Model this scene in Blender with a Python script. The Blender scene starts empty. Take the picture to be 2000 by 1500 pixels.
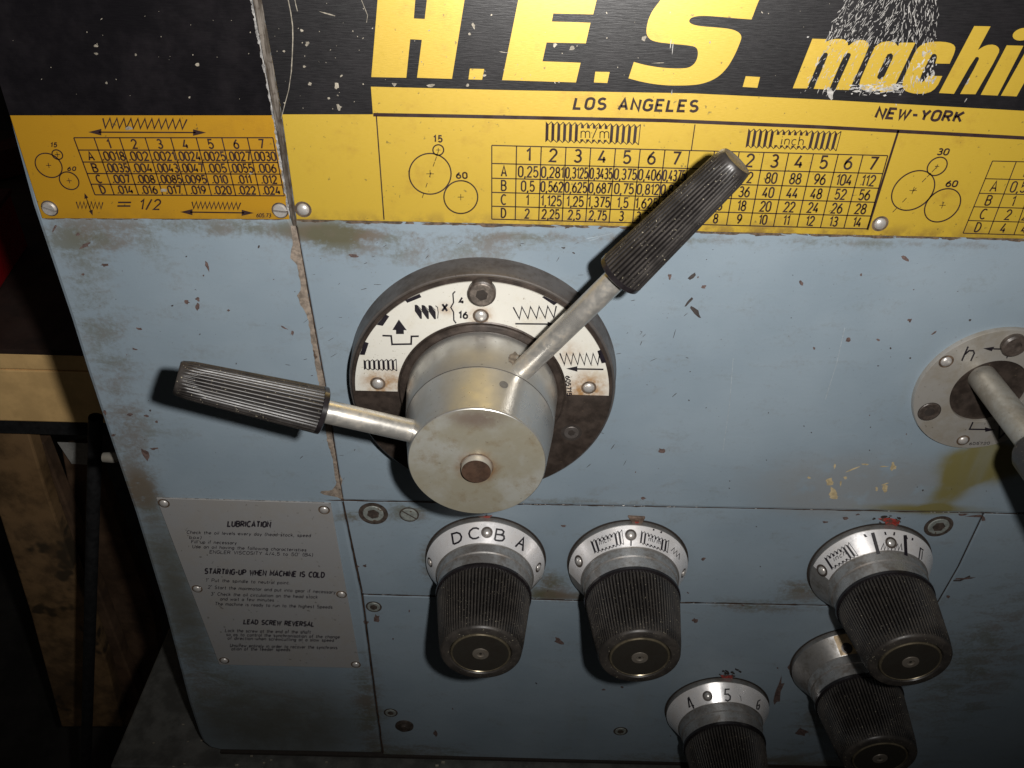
import bpy, bmesh, math, random
import numpy as np
from mathutils import Vector, Matrix
random.seed(7)
R_ = math.radians
PI = math.pi
SC = bpy.context.scene
COL = SC.collection

# ------------------------------------------------------------------ camera
S = 0.36                     # metres from the lens to the machine's front face
ZC = 1.30                    # lens height above the workshop floor
FPX = 1636.6                 # focal length in pixels of the 2000 px wide photograph
PITCH, YAW, ROLL = R_(-35.3745), R_(0.0243), R_(-1.4195)


def _rot(p, y, r):
    cp, sp, cy, sy, cr, sr = math.cos(p), math.sin(p), math.cos(y), math.sin(y), math.cos(r), math.sin(r)
    R0 = np.array([[1, 0, 0], [0, 0, 1], [0, -1, 0.]])
    Rp = np.array([[1, 0, 0], [0, cp, -sp], [0, sp, cp]])
    Ry = np.array([[cy, -sy, 0], [sy, cy, 0], [0, 0, 1]])
    Rr = np.array([[cr, -sr, 0], [sr, cr, 0], [0, 0, 1]])
    return Ry @ Rp @ R0 @ Rr


CR = _rot(PITCH, YAW, ROLL)
CPOS = np.array([0, -S, ZC])
cam = bpy.data.cameras.new('camera')
cam.sensor_width = 36
cam.lens = FPX / 2000 * 36
cam.clip_start = 0.01
cam.clip_end = 60
cam_o = bpy.data.objects.new('camera', cam)
COL.objects.link(cam_o)
M = Matrix(((CR[0, 0], -CR[0, 1], -CR[0, 2], CPOS[0]),
            (CR[1, 0], -CR[1, 1], -CR[1, 2], CPOS[1]),
            (CR[2, 0], -CR[2, 1], -CR[2, 2], CPOS[2]), (0, 0, 0, 1)))
cam_o.matrix_world = M
SC.camera = cam_o

# ------------------------------------------------------------------ light
W = bpy.data.worlds.new('World')
SC.world = W
W.use_nodes = True
W.node_tree.nodes['Background'].inputs[0].default_value = (1, 0.93, 0.85, 1)
W.node_tree.nodes['Background'].inputs[1].default_value = 0.024
FLASH = 12.2
fl = bpy.data.lights.new('flash_lamp', 'SPOT')
fl.energy = FLASH
fl.color = (1.0, 0.97, 0.93)
fl.shadow_soft_size = 0.007
fl.spot_size = R_(99)
fl.spot_blend = 1.0
flo = bpy.data.objects.new('flash_lamp', fl)
COL.objects.link(flo)
FP = Vector((0.13 * S, -1.0 * S, 0.05 * S + ZC))
flo.location = FP
flo.rotation_euler = (R_(90 - 21), 0, R_(4))
flo.scale = (1.5, 1, 1)          # the flash tube spreads wider than it is high
SC.view_settings.view_transform = 'Standard'
SC.view_settings.look = 'None'
SC.view_settings.exposure = 0
SC.view_settings.gamma = 1
SC.view_settings.use_curve_mapping = False


# ------------------------------------------------------------------ measuring helpers
def ray(px, py):
    d = CR @ np.array([(px - 1000) / FPX, (py - 750) / FPX, 1])
    return d / np.linalg.norm(d)


def B(px, py, y=0.0):
    """point on the vertical plane y (metres, + is into the machine)"""
    d = ray(px, py)
    return Vector(CPOS + d * (y - CPOS[1]) / d[1])


def BZ(px, py, z):
    d = ray(px, py)
    return Vector(CPOS + d * (z - CPOS[2]) / d[2])


def onplane(y):
    return lambda x, z: B(x, z, y)


def cone_map(kx, kz, r0, y0, r1, y1, lift):
    """pixel -> point on a cone round the Y axis through (kx, kz); radius r0 at y0 and r1 at y1"""
    b = (r1 - r0) / (y1 - y0)
    a = r0 - b * y0 + lift

    def f(px, py):
        d = ray(px, py)
        p = CPOS - np.array([kx, 0, kz])
        A = d[0] ** 2 + d[2] ** 2 - (b * d[1]) ** 2
        Bq = 2 * (p[0] * d[0] + p[2] * d[2] - b * d[1] * (a + b * p[1]))
        Cq = p[0] ** 2 + p[2] ** 2 - (a + b * p[1]) ** 2
        disc = max(Bq * Bq - 4 * A * Cq, 0)
        ts = sorted([(-Bq - math.sqrt(disc)) / (2 * A), (-Bq + math.sqrt(disc)) / (2 * A)])
        for t in ts:
            y = p[1] + t * d[1]
            if t > 0 and a + b * y > 0 and y > y1 - 0.01:
                return Vector(CPOS + d * t)
        return Vector(CPOS + d * ts[0])
    return f


# ------------------------------------------------------------------ materials
def nn(nt, t, **kw):
    n = nt.nodes.new(t)
    for k, v in kw.items():
        setattr(n, k, v)
    return n


class Mat:
    def __init__(self, name):
        self.m = bpy.data.materials.new(name)
        self.m.use_nodes = True
        self.nt = self.m.node_tree
        self.b = self.nt.nodes['Principled BSDF']
        self._pos = None

    def pos(self):
        if self._pos is None:
            self._pos = nn(self.nt, 'ShaderNodeNewGeometry').outputs['Position']
        return self._pos

    def link(self, a, b):
        self.nt.links.new(a, b)

    def val(self, sock, v):
        if hasattr(v, 'is_linked'):
            self.link(v, sock)
        else:
            sock.default_value = v

    def noise(self, scale, detail=4, rough=.6, stretch=None, dist=0):
        n = nn(self.nt, 'ShaderNodeTexNoise')
        n.inputs['Scale'].default_value = scale
        n.inputs['Detail'].default_value = detail
        n.inputs['Roughness'].default_value = rough
        n.inputs['Distortion'].default_value = dist
        v = self.pos()
        if stretch:
            mp = nn(self.nt, 'ShaderNodeVectorMath', operation='MULTIPLY')
            self.link(v, mp.inputs[0])
            mp.inputs[1].default_value = stretch
            v = mp.outputs[0]
        self.link(v, n.inputs['Vector'])
        return n.outputs['Fac']

    def ramp(self, x, lo, hi, a=0., b=1.):
        n = nn(self.nt, 'ShaderNodeMapRange', clamp=True)
        n.interpolation_type = 'SMOOTHSTEP'
        self.link(x, n.inputs['Value'])
        for i, v in ((1, lo), (2, hi), (3, a), (4, b)):
            n.inputs[i].default_value = v
        return n.outputs[0]

    def math(self, op, a, b=0.0, clamp=False):
        n = nn(self.nt, 'ShaderNodeMath', operation=op, use_clamp=clamp)
        self.val(n.inputs[0], a)
        self.val(n.inputs[1], b)
        return n.outputs[0]

    def mix(self, f, a, b):
        n = nn(self.nt, 'ShaderNodeMix', data_type='RGBA')
        self.val(n.inputs[0], f)
        self.val(n.inputs[6], a if hasattr(a, 'is_linked') else (*a, 1))
        self.val(n.inputs[7], b if hasattr(b, 'is_linked') else (*b, 1))
        return n.outputs[2]

    def blob(self, p, rx, rz, soft=1.0, ang=0.0):
        """soft elliptical patch on the front face around the world point p; 1 in the middle, 0 at the rim"""
        s = nn(self.nt, 'ShaderNodeVectorMath', operation='SUBTRACT')
        self.link(self.pos(), s.inputs[0])
        s.inputs[1].default_value = p
        v = s.outputs[0]
        if ang:
            r = nn(self.nt, 'ShaderNodeVectorRotate', rotation_type='Y_AXIS')
            self.link(v, r.inputs['Vector'])
            r.inputs['Angle'].default_value = ang
            v = r.outputs[0]
        m = nn(self.nt, 'ShaderNodeVectorMath', operation='MULTIPLY')
        self.link(v, m.inputs[0])
        m.inputs[1].default_value = (1 / rx, 0, 1 / rz)
        l = nn(self.nt, 'ShaderNodeVectorMath', operation='LENGTH')
        self.link(m.outputs[0], l.inputs[0])
        return self.ramp(l.outputs['Value'], 1.0, 1 - soft)

    def ring(self, p, r, w):
        s = nn(self.nt, 'ShaderNodeVectorMath', operation='SUBTRACT')
        self.link(self.pos(), s.inputs[0])
        s.inputs[1].default_value = p
        m = nn(self.nt, 'ShaderNodeVectorMath', operation='MULTIPLY')
        self.link(s.outputs[0], m.inputs[0])
        m.inputs[1].default_value = (1, 0, 1)
        l = nn(self.nt, 'ShaderNodeVectorMath', operation='LENGTH')
        self.link(m.outputs[0], l.inputs[0])
        return self.ramp(l.outputs['Value'], r + w, r)

    def bump(self, h, dist, strength=1.0):
        n = nn(self.nt, 'ShaderNodeBump')
        n.inputs['Strength'].default_value = strength
        n.inputs['Distance'].default_value = dist
        self.link(h, n.inputs['Height'])
        self.link(n.outputs[0], self.b.inputs['Normal'])

    def set(self, **kw):
        for k, v in kw.items():
            s = self.b.inputs[{'color': 'Base Color', 'metal': 'Metallic', 'rough': 'Roughness', 'aniso': 'Anisotropic',
                               'spec': 'Specular IOR Level', 'coat': 'Coat Weight'}[k]]
            if k == 'color' and not hasattr(v, 'is_linked'):
                v = (*v, 1)
            self.val(s, v)
        return self


def simple(name, c, rough=.5, metal=0., var=.15, scale=300, bump=0.0, spec=.5, spots=None):
    m = Mat(name)
    n = m.noise(scale, 5, .65)
    c2 = tuple(x * (1 - var) for x in c)
    c1 = tuple(min(1, x * (1 + var)) for x in c)
    col = m.mix(m.ramp(n, .35, .65), c2, c1)
    if spots:
        col = m.mix(m.ramp(m.noise(spots[1], 3, .6), spots[2], spots[2] + .08), col, spots[0])
    m.set(color=col, rough=m.ramp(m.noise(scale * .4, 3), .3, .7, rough * .8, min(1, rough * 1.25)), metal=metal, spec=spec)
    if bump:
        m.bump(n, bump)
    return m.m


def make_paint():
    m = Mat('blue_grey_paint')
    big = m.noise(14, 3, .55)
    mid = m.noise(60, 6, .68, (.65, 1, 1.5), .6)
    fine = m.noise(420, 4, .7)
    col = m.mix(m.ramp(big, .3, .7), (.176, .222, .262), (.206, .254, .295))
    # greasy smears: only inside these patches
    P = []
    def at(x, y, rx, rz, k=1.0, soft=1.0, ang=0):
        P.append(m.math('MULTIPLY', m.blob(B(x, y), rx, rz, soft, ang), k))
    at(1000, 466, .16, .008, .30)         # under the plates
    at(715, 480, .045, .020, .5)
    at(930, 492, .060, .020, .5)
    at(1300, 468, .20, .004, .35)
    at(1800, 475, .14, .004, .35)
    at(640, 455, .035, .016, .8)
    at(200, 460, .05, .02, .7)
    at(450, 445, .07, .010, .7)
    at(190, 620, .03, .09, .5)
    at(250, 850, .03, .06, .6)
    at(275, 960, .018, .030, 1.1)
    at(330, 1100, .028, .085, .6)
    at(390, 1300, .05, .12, .6)
    at(560, 1390, .085, .06, .5)
    at(720, 1380, .018, .10, .8)
    at(700, 1010, .03, .012, .8)
    at(800, 1000, .02, .014, .9)
    at(845, 1100, .014, .035, .9)
    at(1070, 1140, .022, .02, 1.0)
    at(1100, 1165, .06, .008, .9)
    at(1570, 1150, .03, .02, .9)
    at(1480, 1185, .06, .010, .8)
    at(1100, 980, .12, .006, .5)
    at(1590, 1400, .03, .05, .6)
    at(1900, 1300, .06, .14, .6)
    at(800, 1480, .09, .035, .8)
    at(1500, 1490, .2, .03, .8)
    s = P[0]
    for p in P[1:]:
        s = m.math('ADD', s, p)
    s = m.math('MINIMUM', s, 1.1)
    grime_n = m.math('ADD', m.math('MULTIPLY', mid, .65), m.math('MULTIPLY', fine, .35))
    th = m.math('SUBTRACT', grime_n, m.math('MULTIPLY', s, -.22))
    g = m.ramp(th, .51, .72)
    g = m.math('MULTIPLY', g, m.math('ADD', m.math('MULTIPLY', s, .60), .30), True)
    col = m.mix(g, col, m.mix(m.ramp(m.noise(40, 3), .4, .6), (.085, .078, .045), (.11, .085, .06)))
    # grey touched-up patch, yellow oil run
    gp = m.math('MULTIPLY', m.math('MAXIMUM', m.blob(B(1690, 945), .095, .032, .8), m.blob(B(1620, 975), .06, .022, .8)), .75)
    gp = m.math('MULTIPLY', gp, m.ramp(m.noise(55, 4), .3, .5))
    col = m.mix(gp, col, (.185, .195, .20))
    o = m.math('ADD', m.blob(B(1905, 905), .030, .022, .7), m.blob(B(1868, 945), .015, .034, .7, -.35))
    o = m.math('ADD', o, m.blob(B(1800, 994), .055, .006, .9))
    o = m.math('ADD', o, m.blob(B(1960, 905), .04, .022, .8))
    o = m.math('MULTIPLY', m.math('MINIMUM', o, 1.0), m.ramp(m.math('ADD', m.noise(45, 3), m.math('MULTIPLY', o, .25)), .32, .80))
    col = m.mix(m.math('MULTIPLY', o, .88), col, (.14, .115, .022))
    gl = m.math('MAXIMUM', m.blob(B(540, 1420), .11, .10, .8), m.blob(B(345, 1150), .022, .13, .9))
    gl = m.math('MULTIPLY', gl, m.ramp(m.noise(24, 6, .72), .15, .7, .55, .95))
    col = m.mix(gl, col, (.080, .082, .072))
    # long vertical rubs
    rub = m.ramp(m.noise(22, 4, .6, (1.0, 1, .16)), .60, .75, 0, .38)
    col = m.mix(rub, col, (.175, .195, .19))
    # tiny dark specks
    sp = m.ramp(m.noise(900, 2, .5), .70, .74, 0, .55)
    col = m.mix(sp, col, (.06, .045, .04))
    rough = m.ramp(mid, .3, .7, .38, .55)
    m.set(color=col, rough=rough, spec=.4)
    m.bump(m.math('ADD', m.math('MULTIPLY', mid, .7), m.math('MULTIPLY', fine, .12)), .0006, .35)
    return m.m


def make_yellow(name, dark):
    m = Mat(name)
    br = m.noise(60, 4, .6, (6, 1, 70))
    a, b = ((.72, .49, .040), (.64, .42, .030)) if not dark else ((.60, .32, .020), (.50, .26, .016))
    col = m.mix(br, a, b)
    st = m.ramp(m.noise(38, 6, .75), .52, .80, 0, .62)
    col = m.mix(st, col, (.40, .20, .02))
    ed = m.math('MULTIPLY', m.blob(B(1250, 452), .36, .010, .9), m.ramp(m.noise(120, 4, .7), .35, .65))
    col = m.mix(m.math('MULTIPLY', ed, .75), col, (.22, .12, .03))
    sp = m.ramp(m.noise(420, 3, .6), .68, .74, 0, .65)
    col = m.mix(sp, col, (.10, .075, .03))
    m.set(color=col, metal=.5, rough=m.ramp(br, .2, .8, .40, .48), spec=.6)
    if not dark:
        m.b.inputs['Coat Weight'].default_value = 1.0      # worn clear lacquer over the print
        m.b.inputs['Coat IOR'].default_value = 2.1
        m.val(m.b.inputs['Coat Roughness'], m.ramp(br, .2, .8, .30, .37))
    m.bump(br, .00006, .5)
    return m.m


def make_black_print(name='black_enamel', spec=1.0):
    m = Mat(name)
    br = m.noise(40, 5, .7, (4, 1, 45))
    cl = m.noise(35, 5, .7)
    col = m.mix(m.ramp(cl, .4, .75), (.0035, .0030, .0040), (.010, .0085, .010))
    m.set(color=col, rough=m.ramp(br, .25, .75, .30, .38), spec=spec)
    m.bump(br, .0001, .5)
    return m.m


def make_steel(name, base, rough, metal, stain, stain_amt, scale=60):
    m = Mat(name)
    a = m.noise(scale, 5, .65)
    c = m.noise(scale * 5, 4, .6)
    f = m.math('ADD', m.math('MULTIPLY', a, .7), m.math('MULTIPLY', c, .3))
    col = m.mix(m.ramp(f, .42, .66, 0, stain_amt), base, stain)
    sp = m.ramp(m.noise(scale * 11, 2), .68, .74, 0, .6)
    col = m.mix(sp, col, tuple(x * .35 for x in stain))
    m.set(color=col, metal=metal, rough=m.ramp(f, .35, .65, rough * .8, rough * 1.3))
    m.bump(c, .00008, .4)
    return m.m


def make_bakelite(name, c, dust):
    m = Mat(name)
    a = m.noise(120, 4, .65)
    col = m.mix(m.ramp(a, .30, .75), c, dust)
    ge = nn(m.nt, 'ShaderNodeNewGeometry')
    worn = m.ramp(ge.outputs['Pointiness'], .485, .53)          # ridges rubbed paler, grooves darkened for rib contrast
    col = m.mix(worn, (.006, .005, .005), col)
    sp = m.ramp(m.noise(1100, 2, .5), .69, .73, 0, .8)
    col = m.mix(sp, col, (.30, .27, .20))
    m.set(color=col, rough=m.ramp(a, .3, .7, .33, .45), spec=.38)
    m.bump(m.noise(1800, 2), .00006, .4)
    return m.m


def make_index():
    m = Mat('white_index_enamel')
    a = m.noise(90, 5, .65)
    col = m.mix(m.ramp(a, .5, .75, 0, .3), (.54, .525, .475), (.40, .33, .20))
    y = -.0148
    for px, py, r, k in ((738, 749, .012, 1.0), (939, 617, .009, .9), (1150, 757, .015, 1.0), (765, 742, .012, .7), (1135, 775, .014, .8), (870, 603, .006, .5), (1110, 690, .010, .5)):
        b = m.math('MULTIPLY', m.blob(B(px, py, y), r, r, .9), k)
        b = m.math('MULTIPLY', b, m.ramp(m.noise(190, 4, .7), .35, .65, .25, 1), True)
        col = m.mix(b, col, (.26, .13, .035))
    sp = m.ramp(m.noise(800, 2), .69, .73, 0, .7)
    col = m.mix(sp, col, (.16, .12, .07))
    m.set(color=col, metal=.05, rough=m.ramp(a, .3, .7, .35, .5))
    return m.m


def make_rod():
    m = Mat('rod_steel')
    f = m.math('ADD', m.math('MULTIPLY', m.noise(75, 5, .65), .7), m.math('MULTIPLY', m.noise(380, 4, .6), .3))
    st = m.ramp(f, .44, .66, 0, .55)
    loc = m.math('MAXIMUM', m.blob(B(1165, 575), .014, .014, .7), m.math('MAXIMUM', m.blob(B(665, 806), .012, .010, .7), m.blob(B(793, 838), .006, .010, .7)))
    st = m.math('MAXIMUM', st, m.math('MULTIPLY', loc, m.ramp(m.noise(260, 5, .7), .36, .56)))
    col = m.mix(st, (.60, .58, .54), m.mix(m.ramp(m.noise(500, 3), .4, .6), (.22, .14, .065), (.34, .27, .16)))
    m.set(color=col, metal=m.math('SUBTRACT', .8, m.math('MULTIPLY', st, .55)), rough=m.ramp(f, .35, .65, .26, .42))
    m.bump(f, .0001, .4)
    return m.m


def make_face():
    m = Mat('hub_face_steel')
    a, c, d = m.noise(34, 5, .65), m.noise(110, 5, .7), m.noise(420, 3, .6)
    col = m.mix(m.ramp(a, .36, .62), (.295, .293, .265), (.24, .222, .17))
    col = m.mix(m.ramp(c, .50, .76, 0, .75), col, (.17, .13, .075))
    y = -U0(.1925)
    tp = m.math('MULTIPLY', m.blob(B(930, 818, y), .020, .008, .9), m.ramp(c, .3, .55))
    col = m.mix(m.math('MULTIPLY', tp, .85), col, (.14, .105, .085))
    rr = m.math('MULTIPLY', m.blob(B(931, 913, y), .0125, .0125, .6), m.ramp(c, .3, .6))
    col = m.mix(rr, col, (.16, .08, .03))
    col = m.mix(m.ramp(d, .67, .73, 0, .6), col, (.08, .06, .045))
    m.set(color=col, metal=.3, rough=m.ramp(c, .3, .7, .36, .52))
    m.bump(m.math('ADD', c, m.math('MULTIPLY', d, .3)), .0001, .4)
    return m.m


def U0(v):
    return v * S


def make_edge():
    m = Mat('scraped_edge')
    lon = m.noise(520, 4, .65, (1, 1, .10))
    c = m.noise(300, 5, .7)
    col = m.mix(m.ramp(lon, .35, .65), (.07, .056, .043), (.21, .185, .16))
    col = m.mix(m.ramp(c, .5, .7, 0, .8), col, (.055, .038, .027))
    m.set(color=col, metal=.45, rough=m.ramp(lon, .3, .7, .32, .5))
    m.bump(lon, .0003, .6)
    return m.m


MT = {}
MT['paint'] = make_paint()
MT['yellow'] = make_yellow('yellow_brass', False)
MT['gold'] = make_yellow('dimmed_yellow_brass', True)  # same brass with the weaker light on the left plate put into its colour
MT['black_print'] = make_black_print()
MT['black_old'] = make_black_print('dull_black_enamel', .35)
MT['ink'] = simple('brown_black_ink', (.022, .010, .010), .45)
MT['blackink'] = simple('black_ink', (.008, .006, .010), .45)
MT['plate_ink'] = simple('violet_black_ink', (.020, .016, .022), .6)
MT['gap'] = simple('dirt_and_shade_gap', (.018, .013, .010), .8)  # joint dirt, and the shade under the casing as plain dark colour
MT['seam'] = simple('seam_dirt', (.035, .020, .013), .7, 0, .5, 200)
MT['filler'] = simple('bare_filler', (.19, .155, .125), .6, .0, .35, 260, .0003, spots=((.07, .045, .03), 160, .58))
MT['edge_metal'] = make_edge()
MT['bright_edge'] = simple('bright_cut_edge', (.36, .35, .34), .35, .4, .5, 500)
MT['hub'] = make_steel('hub_steel', (.45, .445, .43), .33, .80, (.33, .30, .24), .30, 45)
MT['hub_face'] = make_face()
MT['rod'] = make_rod()
MT['dull'] = make_steel('dull_shaft', (.34, .325, .29), .42, .55, (.17, .14, .10), .6, 60)
MT['rust'] = simple('rusty_pin', (.060, .034, .022), .55, .3, .3, 200, .0002)
MT['flange'] = simple('oily_dark_iron', (.045, .034, .028), .42, .35, .35, 130, .0002, spots=((.12, .09, .06), 420, .66))
MT['flange_rim'] = make_steel('flange_rim', (.125, .112, .105), .38, .5, (.055, .043, .035), .7, 60)
MT['white_plate'] = make_steel('white_index_enamel', (.74, .72, .66), .42, .10, (.46, .33, .15), .30, 90)
MT['white_plate'] = make_index()
MT['grey_plate'] = make_steel('grey_alloy_plate', (.40, .398, .40), .40, .45, (.28, .24, .18), .30, 30)
MT['oval_plate'] = make_steel('oval_alloy_plate', (.36, .345, .32), .42, .45, (.21, .17, .11), .5, 45)
MT['bakelite'] = make_bakelite('dusty_black_bakelite', (.028, .025, .023), (.052, .045, .039))
MT['grip'] = make_bakelite('worn_black_bakelite', (.017, .015, .014), (.038, .033, .030))
MT['shiny_black'] = simple('shiny_black_collar', (.012, .010, .011), .22, 0, .2)
MT['dial'] = make_steel('dial_steel', (.36, .35, .34), .38, .7, (.13, .11, .085), .65, 90)
MT['neck'] = make_steel('neck_steel', (.48, .47, .46), .32, .75, (.17, .12, .08), .65, 110)
MT['scale'] = make_steel('dial_scale_alloy', (.86, .85, .86), .30, .45, (.50, .40, .30), .25, 80)
MT['tan_tab'] = simple('tan_tab', (.50, .36, .20), .5, .1, .2)
MT['cap'] = make_steel('dark_end_cap', (.062, .056, .047), .30, .55, (.045, .036, .028), .6, 90)
MT['cap_rim'] = simple('cap_rim', (.26, .22, .15), .25, .75, .2)
MT['cap_screw'] = make_steel('cap_screw', (.22, .195, .165), .42, .5, (.12, .09, .06), .6, 160)
MT['rivet'] = make_steel('bright_rivet', (.56, .54, .52), .32, .55, (.22, .17, .12), .45, 240)
MT['screw_grey'] = simple('painted_screw_head', (.20, .215, .20), .5, .25, .25, 300, .0002, spots=((.09, .06, .04), 300, .6))
MT['screw_dark'] = simple('oily_screw', (.055, .043, .036), .42, .15, .35, 300, .0002)
MT['screw_worn'] = simple('worn_screw', (.12, .10, .085), .4, .3, .35, 400)
MT['red'] = simple('red_pointer_paint', (.26, .030, .022), .55, 0, .4, 400, spots=((.09, .045, .035), 260, .48))
MT['pointer'] = simple('brown_pointer', (.15, .105, .08), .5, .3, .35, 300)
MT['chip_brown'] = simple('primer_chip', (.085, .056, .050), .7, 0, .35, 500)
MT['chip_dark'] = simple('dark_chip', (.035, .028, .026), .7, 0, .3, 500)
MT['chip_tan'] = simple('tan_filler_chip', (.36, .29, .17), .7, 0, .25, 300)
MT['grime'] = simple('edge_grime', (.075, .05, .032), .7, 0, .5, 300)
MT['scuff'] = simple('white_scuff', (.31, .30, .285), .55, .0, .35, 600)
MT['glint'] = simple('scratch_glint', (.42, .38, .31), .4, .6, .3, 600)
MT['cream'] = simple('cream_bench_front', (.88, .58, .25), .55, 0, .12, 30)
MT['benchtop'] = simple('dark_bench_top', (.028, .014, .010), .7, 0, .4, 25)
MT['board'] = simple('brown_board', (.20, .12, .055), .75, 0, .45, 22, spots=((.06, .04, .02), 18, .58))
MT['board2'] = simple('dark_brown_board', (.12, .07, .04), .75, 0, .4, 22)
MT['paper'] = simple('white_paper', (.40, .40, .38), .8, 0, .1)
MT['redbox'] = simple('red_enamel', (.26, .005, .008), .4, 0, .15)
MT['darkred'] = simple('dark_red_enamel', (.075, .006, .007), .5, 0, .3)
MT['pan'] = simple('oily_grey_pan', (.075, .075, .07), .5, .1, .3, 60, .0004)
MT['floor'] = simple('dark_floor', (.03, .027, .024), .8, 0, .4, 12)
MT['rubber'] = simple('black_rubber', (.012, .012, .013), .6)


# ------------------------------------------------------------------ building helpers
class MB:
    def __init__(self):
        self.v, self.f, self.s, self.mi = [], [], [], []

    def add(self, verts, faces, smooth=False, mi=0):
        o = len(self.v)
        self.v += [Vector(p) for p in verts]
        for f in faces:
            self.f.append([i + o for i in f])
            self.s.append(smooth)
            self.mi.append(mi)

    def build(self, name, mats, parent=None, label=None, loc=None, bevel=0):
        """mesh object; vertices are in world space, origin at the parent's base (or loc)"""
        o0 = Vector(loc) if loc is not None else (parent.matrix_world.translation if parent else Vector((0, 0, 0)))
        me = bpy.data.meshes.new(name)
        me.from_pydata([p - o0 for p in self.v], [], self.f)
        for i, p in enumerate(me.polygons):
            p.use_smooth = self.s[i]
            p.material_index = self.mi[i]
        for mt in (mats if isinstance(mats, (list, tuple)) else [mats]):
            me.materials.append(mt)
        me.update()
        o = bpy.data.objects.new(name, me)
        COL.objects.link(o)
        if parent:
            o.parent = parent
            o.location = o0 - parent.matrix_world.translation
            o.matrix_world = Matrix.Translation(o0)
            o.matrix_parent_inverse = Matrix()
            o.location = o0 - parent.matrix_world.translation
        else:
            o.location = o0
        o.matrix_world = Matrix.Translation(o0)
        if label:
            o['label'] = label
        if bevel:
            bv = o.modifiers.new('bevel', 'BEVEL')
            bv.width = bevel
            bv.segments = 2
            bv.limit_method = 'ANGLE'
            bv.angle_limit = R_(40)
        return o


def thing(name, loc, label, cat, group=None):
    o = bpy.data.objects.new(name, None)
    o.empty_display_size = .01
    COL.objects.link(o)
    o.location = loc
    o.matrix_world = Matrix.Translation(Vector(loc))
    o['label'] = label
    o['category'] = cat
    if group:
        o['group'] = group
    return o


def tag(o, label, cat, group=None, kind=None):
    if kind:
        o['kind'] = kind
    if label:
        o['label'] = label
        o['category'] = cat
    if group:
        o['group'] = group
    return o


def prism(mb, pts, y0, y1, mi=0):
    """flat polygon of (x,z) points extruded from y0 (front) to y1 (back)"""
    n = len(pts)
    area = sum(pts[i][0] * pts[(i + 1) % n][1] - pts[(i + 1) % n][0] * pts[i][1] for i in range(n))
    if area < 0:
        pts = pts[::-1]
    v = [(x, y0, z) for x, z in pts] + [(x, y1, z) for x, z in pts]
    f = [list(range(n)), list(range(2 * n - 1, n - 1, -1))] + [[(i + 1) % n, i, i + n, (i + 1) % n + n] for i in range(n)]
    mb.add(v, f, False, mi)


def prism_px(mb, pxs, y0, y1, mi=0, yref=0.0):
    prism(mb, [(B(x, y, yref).x, B(x, y, yref).z) for x, y in pxs], y0, y1, mi)


def box(mb, x0, x1, y0, y1, z0, z1, mi=0):
    prism(mb, [(x0, z0), (x1, z0), (x1, z1), (x0, z1)], y0, y1, mi)


def obox(mb, c, ux, uy, uz, mi=0):
    c, ux, uy, uz = map(Vector, (c, ux, uy, uz))
    v = [c + a * ux + b * uy + d * uz for a in (-1, 1) for b in (-1, 1) for d in (-1, 1)]
    mb.add(v, [(0, 1, 3, 2), (4, 6, 7, 5), (0, 4, 5, 1), (2, 3, 7, 6), (0, 2, 6, 4), (1, 5, 7, 3)], False, mi)


def lathe(mb, c, prof, n=64, axis='Y', ripple=None, a0=0.0, a1=2 * PI, smooth=True, frame=None, mi=0, sharp=True, lobes=None):
    """prof: list of (r, h). Axis is -Y (towards the viewer is negative h) or a frame (origin, u, v, w)"""
    full = abs(a1 - a0 - 2 * PI) < 1e-6
    if frame is None:
        o, u, v, w = Vector(c), Vector((1, 0, 0)), Vector((0, 0, 1)), Vector((0, 1, 0))
    else:
        o, u, v, w = frame
    m = n if full else n + 1
    ring = []

    def mk(r, h):
        out = []
        for i in range(m):
            a = a0 + (a1 - a0) * i / n
            rr = r * (1 + (ripple(i, h) if ripple else 0))
            out.append(o + u * (rr * math.cos(a)) + v * (rr * math.sin(a)) + w * h)
        return out
    k = 0
    for j in range(len(prof) - 1):
        r0, h0 = prof[j]
        r1, h1 = prof[j + 1]
        if r0 < 1e-9 and r1 < 1e-9:
            continue
        if r0 < 1e-9:
            ra = mk(r1, h1)
            mb.add([o + w * h0] + ra, [(0, 1 + i, 1 + (i + 1) % m) for i in range(n)], False, mi)
        elif r1 < 1e-9:
            ra = mk(r0, h0)
            mb.add([o + w * h1] + ra, [(0, 1 + (i + 1) % m, 1 + i) for i in range(n)], False, mi)
        else:
            ra, rb = mk(r0, h0), mk(r1, h1)
            mb.add(ra + rb, [(i, (i + 1) % m, m + (i + 1) % m, m + i) for i in range(n)], smooth, mi)


def weld(o, d=1e-6, sharp=35):
    bm = bmesh.new()
    bm.from_mesh(o.data)
    bmesh.ops.remove_doubles(bm, verts=bm.verts, dist=d)
    bmesh.ops.recalc_face_normals(bm, faces=bm.faces)
    lim = R_(sharp)
    for e in bm.edges:
        if len(e.link_faces) == 2 and e.calc_face_angle(0) > lim:
            e.smooth = False
    for f in bm.faces:
        f.smooth = True
    bm.to_mesh(o.data)
    bm.free()
    return o


def rod_frame(a, b):
    a, b = Vector(a), Vector(b)
    w = (b - a).normalized()
    u = w.cross(Vector((0, 1, 0)))
    if u.length < 1e-4:
        u = w.cross(Vector((1, 0, 0)))
    u.normalize()
    v = w.cross(u)
    return (a, u, v, w), (b - a).length


# ------------------------------------------------------------------ lettering (drawn in strokes)
def arc(cx, cy, rx, ry, a0, a1, n=12):
    return [(cx + rx * math.cos(R_(a0 + (a1 - a0) * i / n)), cy + ry * math.sin(R_(a0 + (a1 - a0) * i / n))) for i in range(n + 1)]


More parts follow.
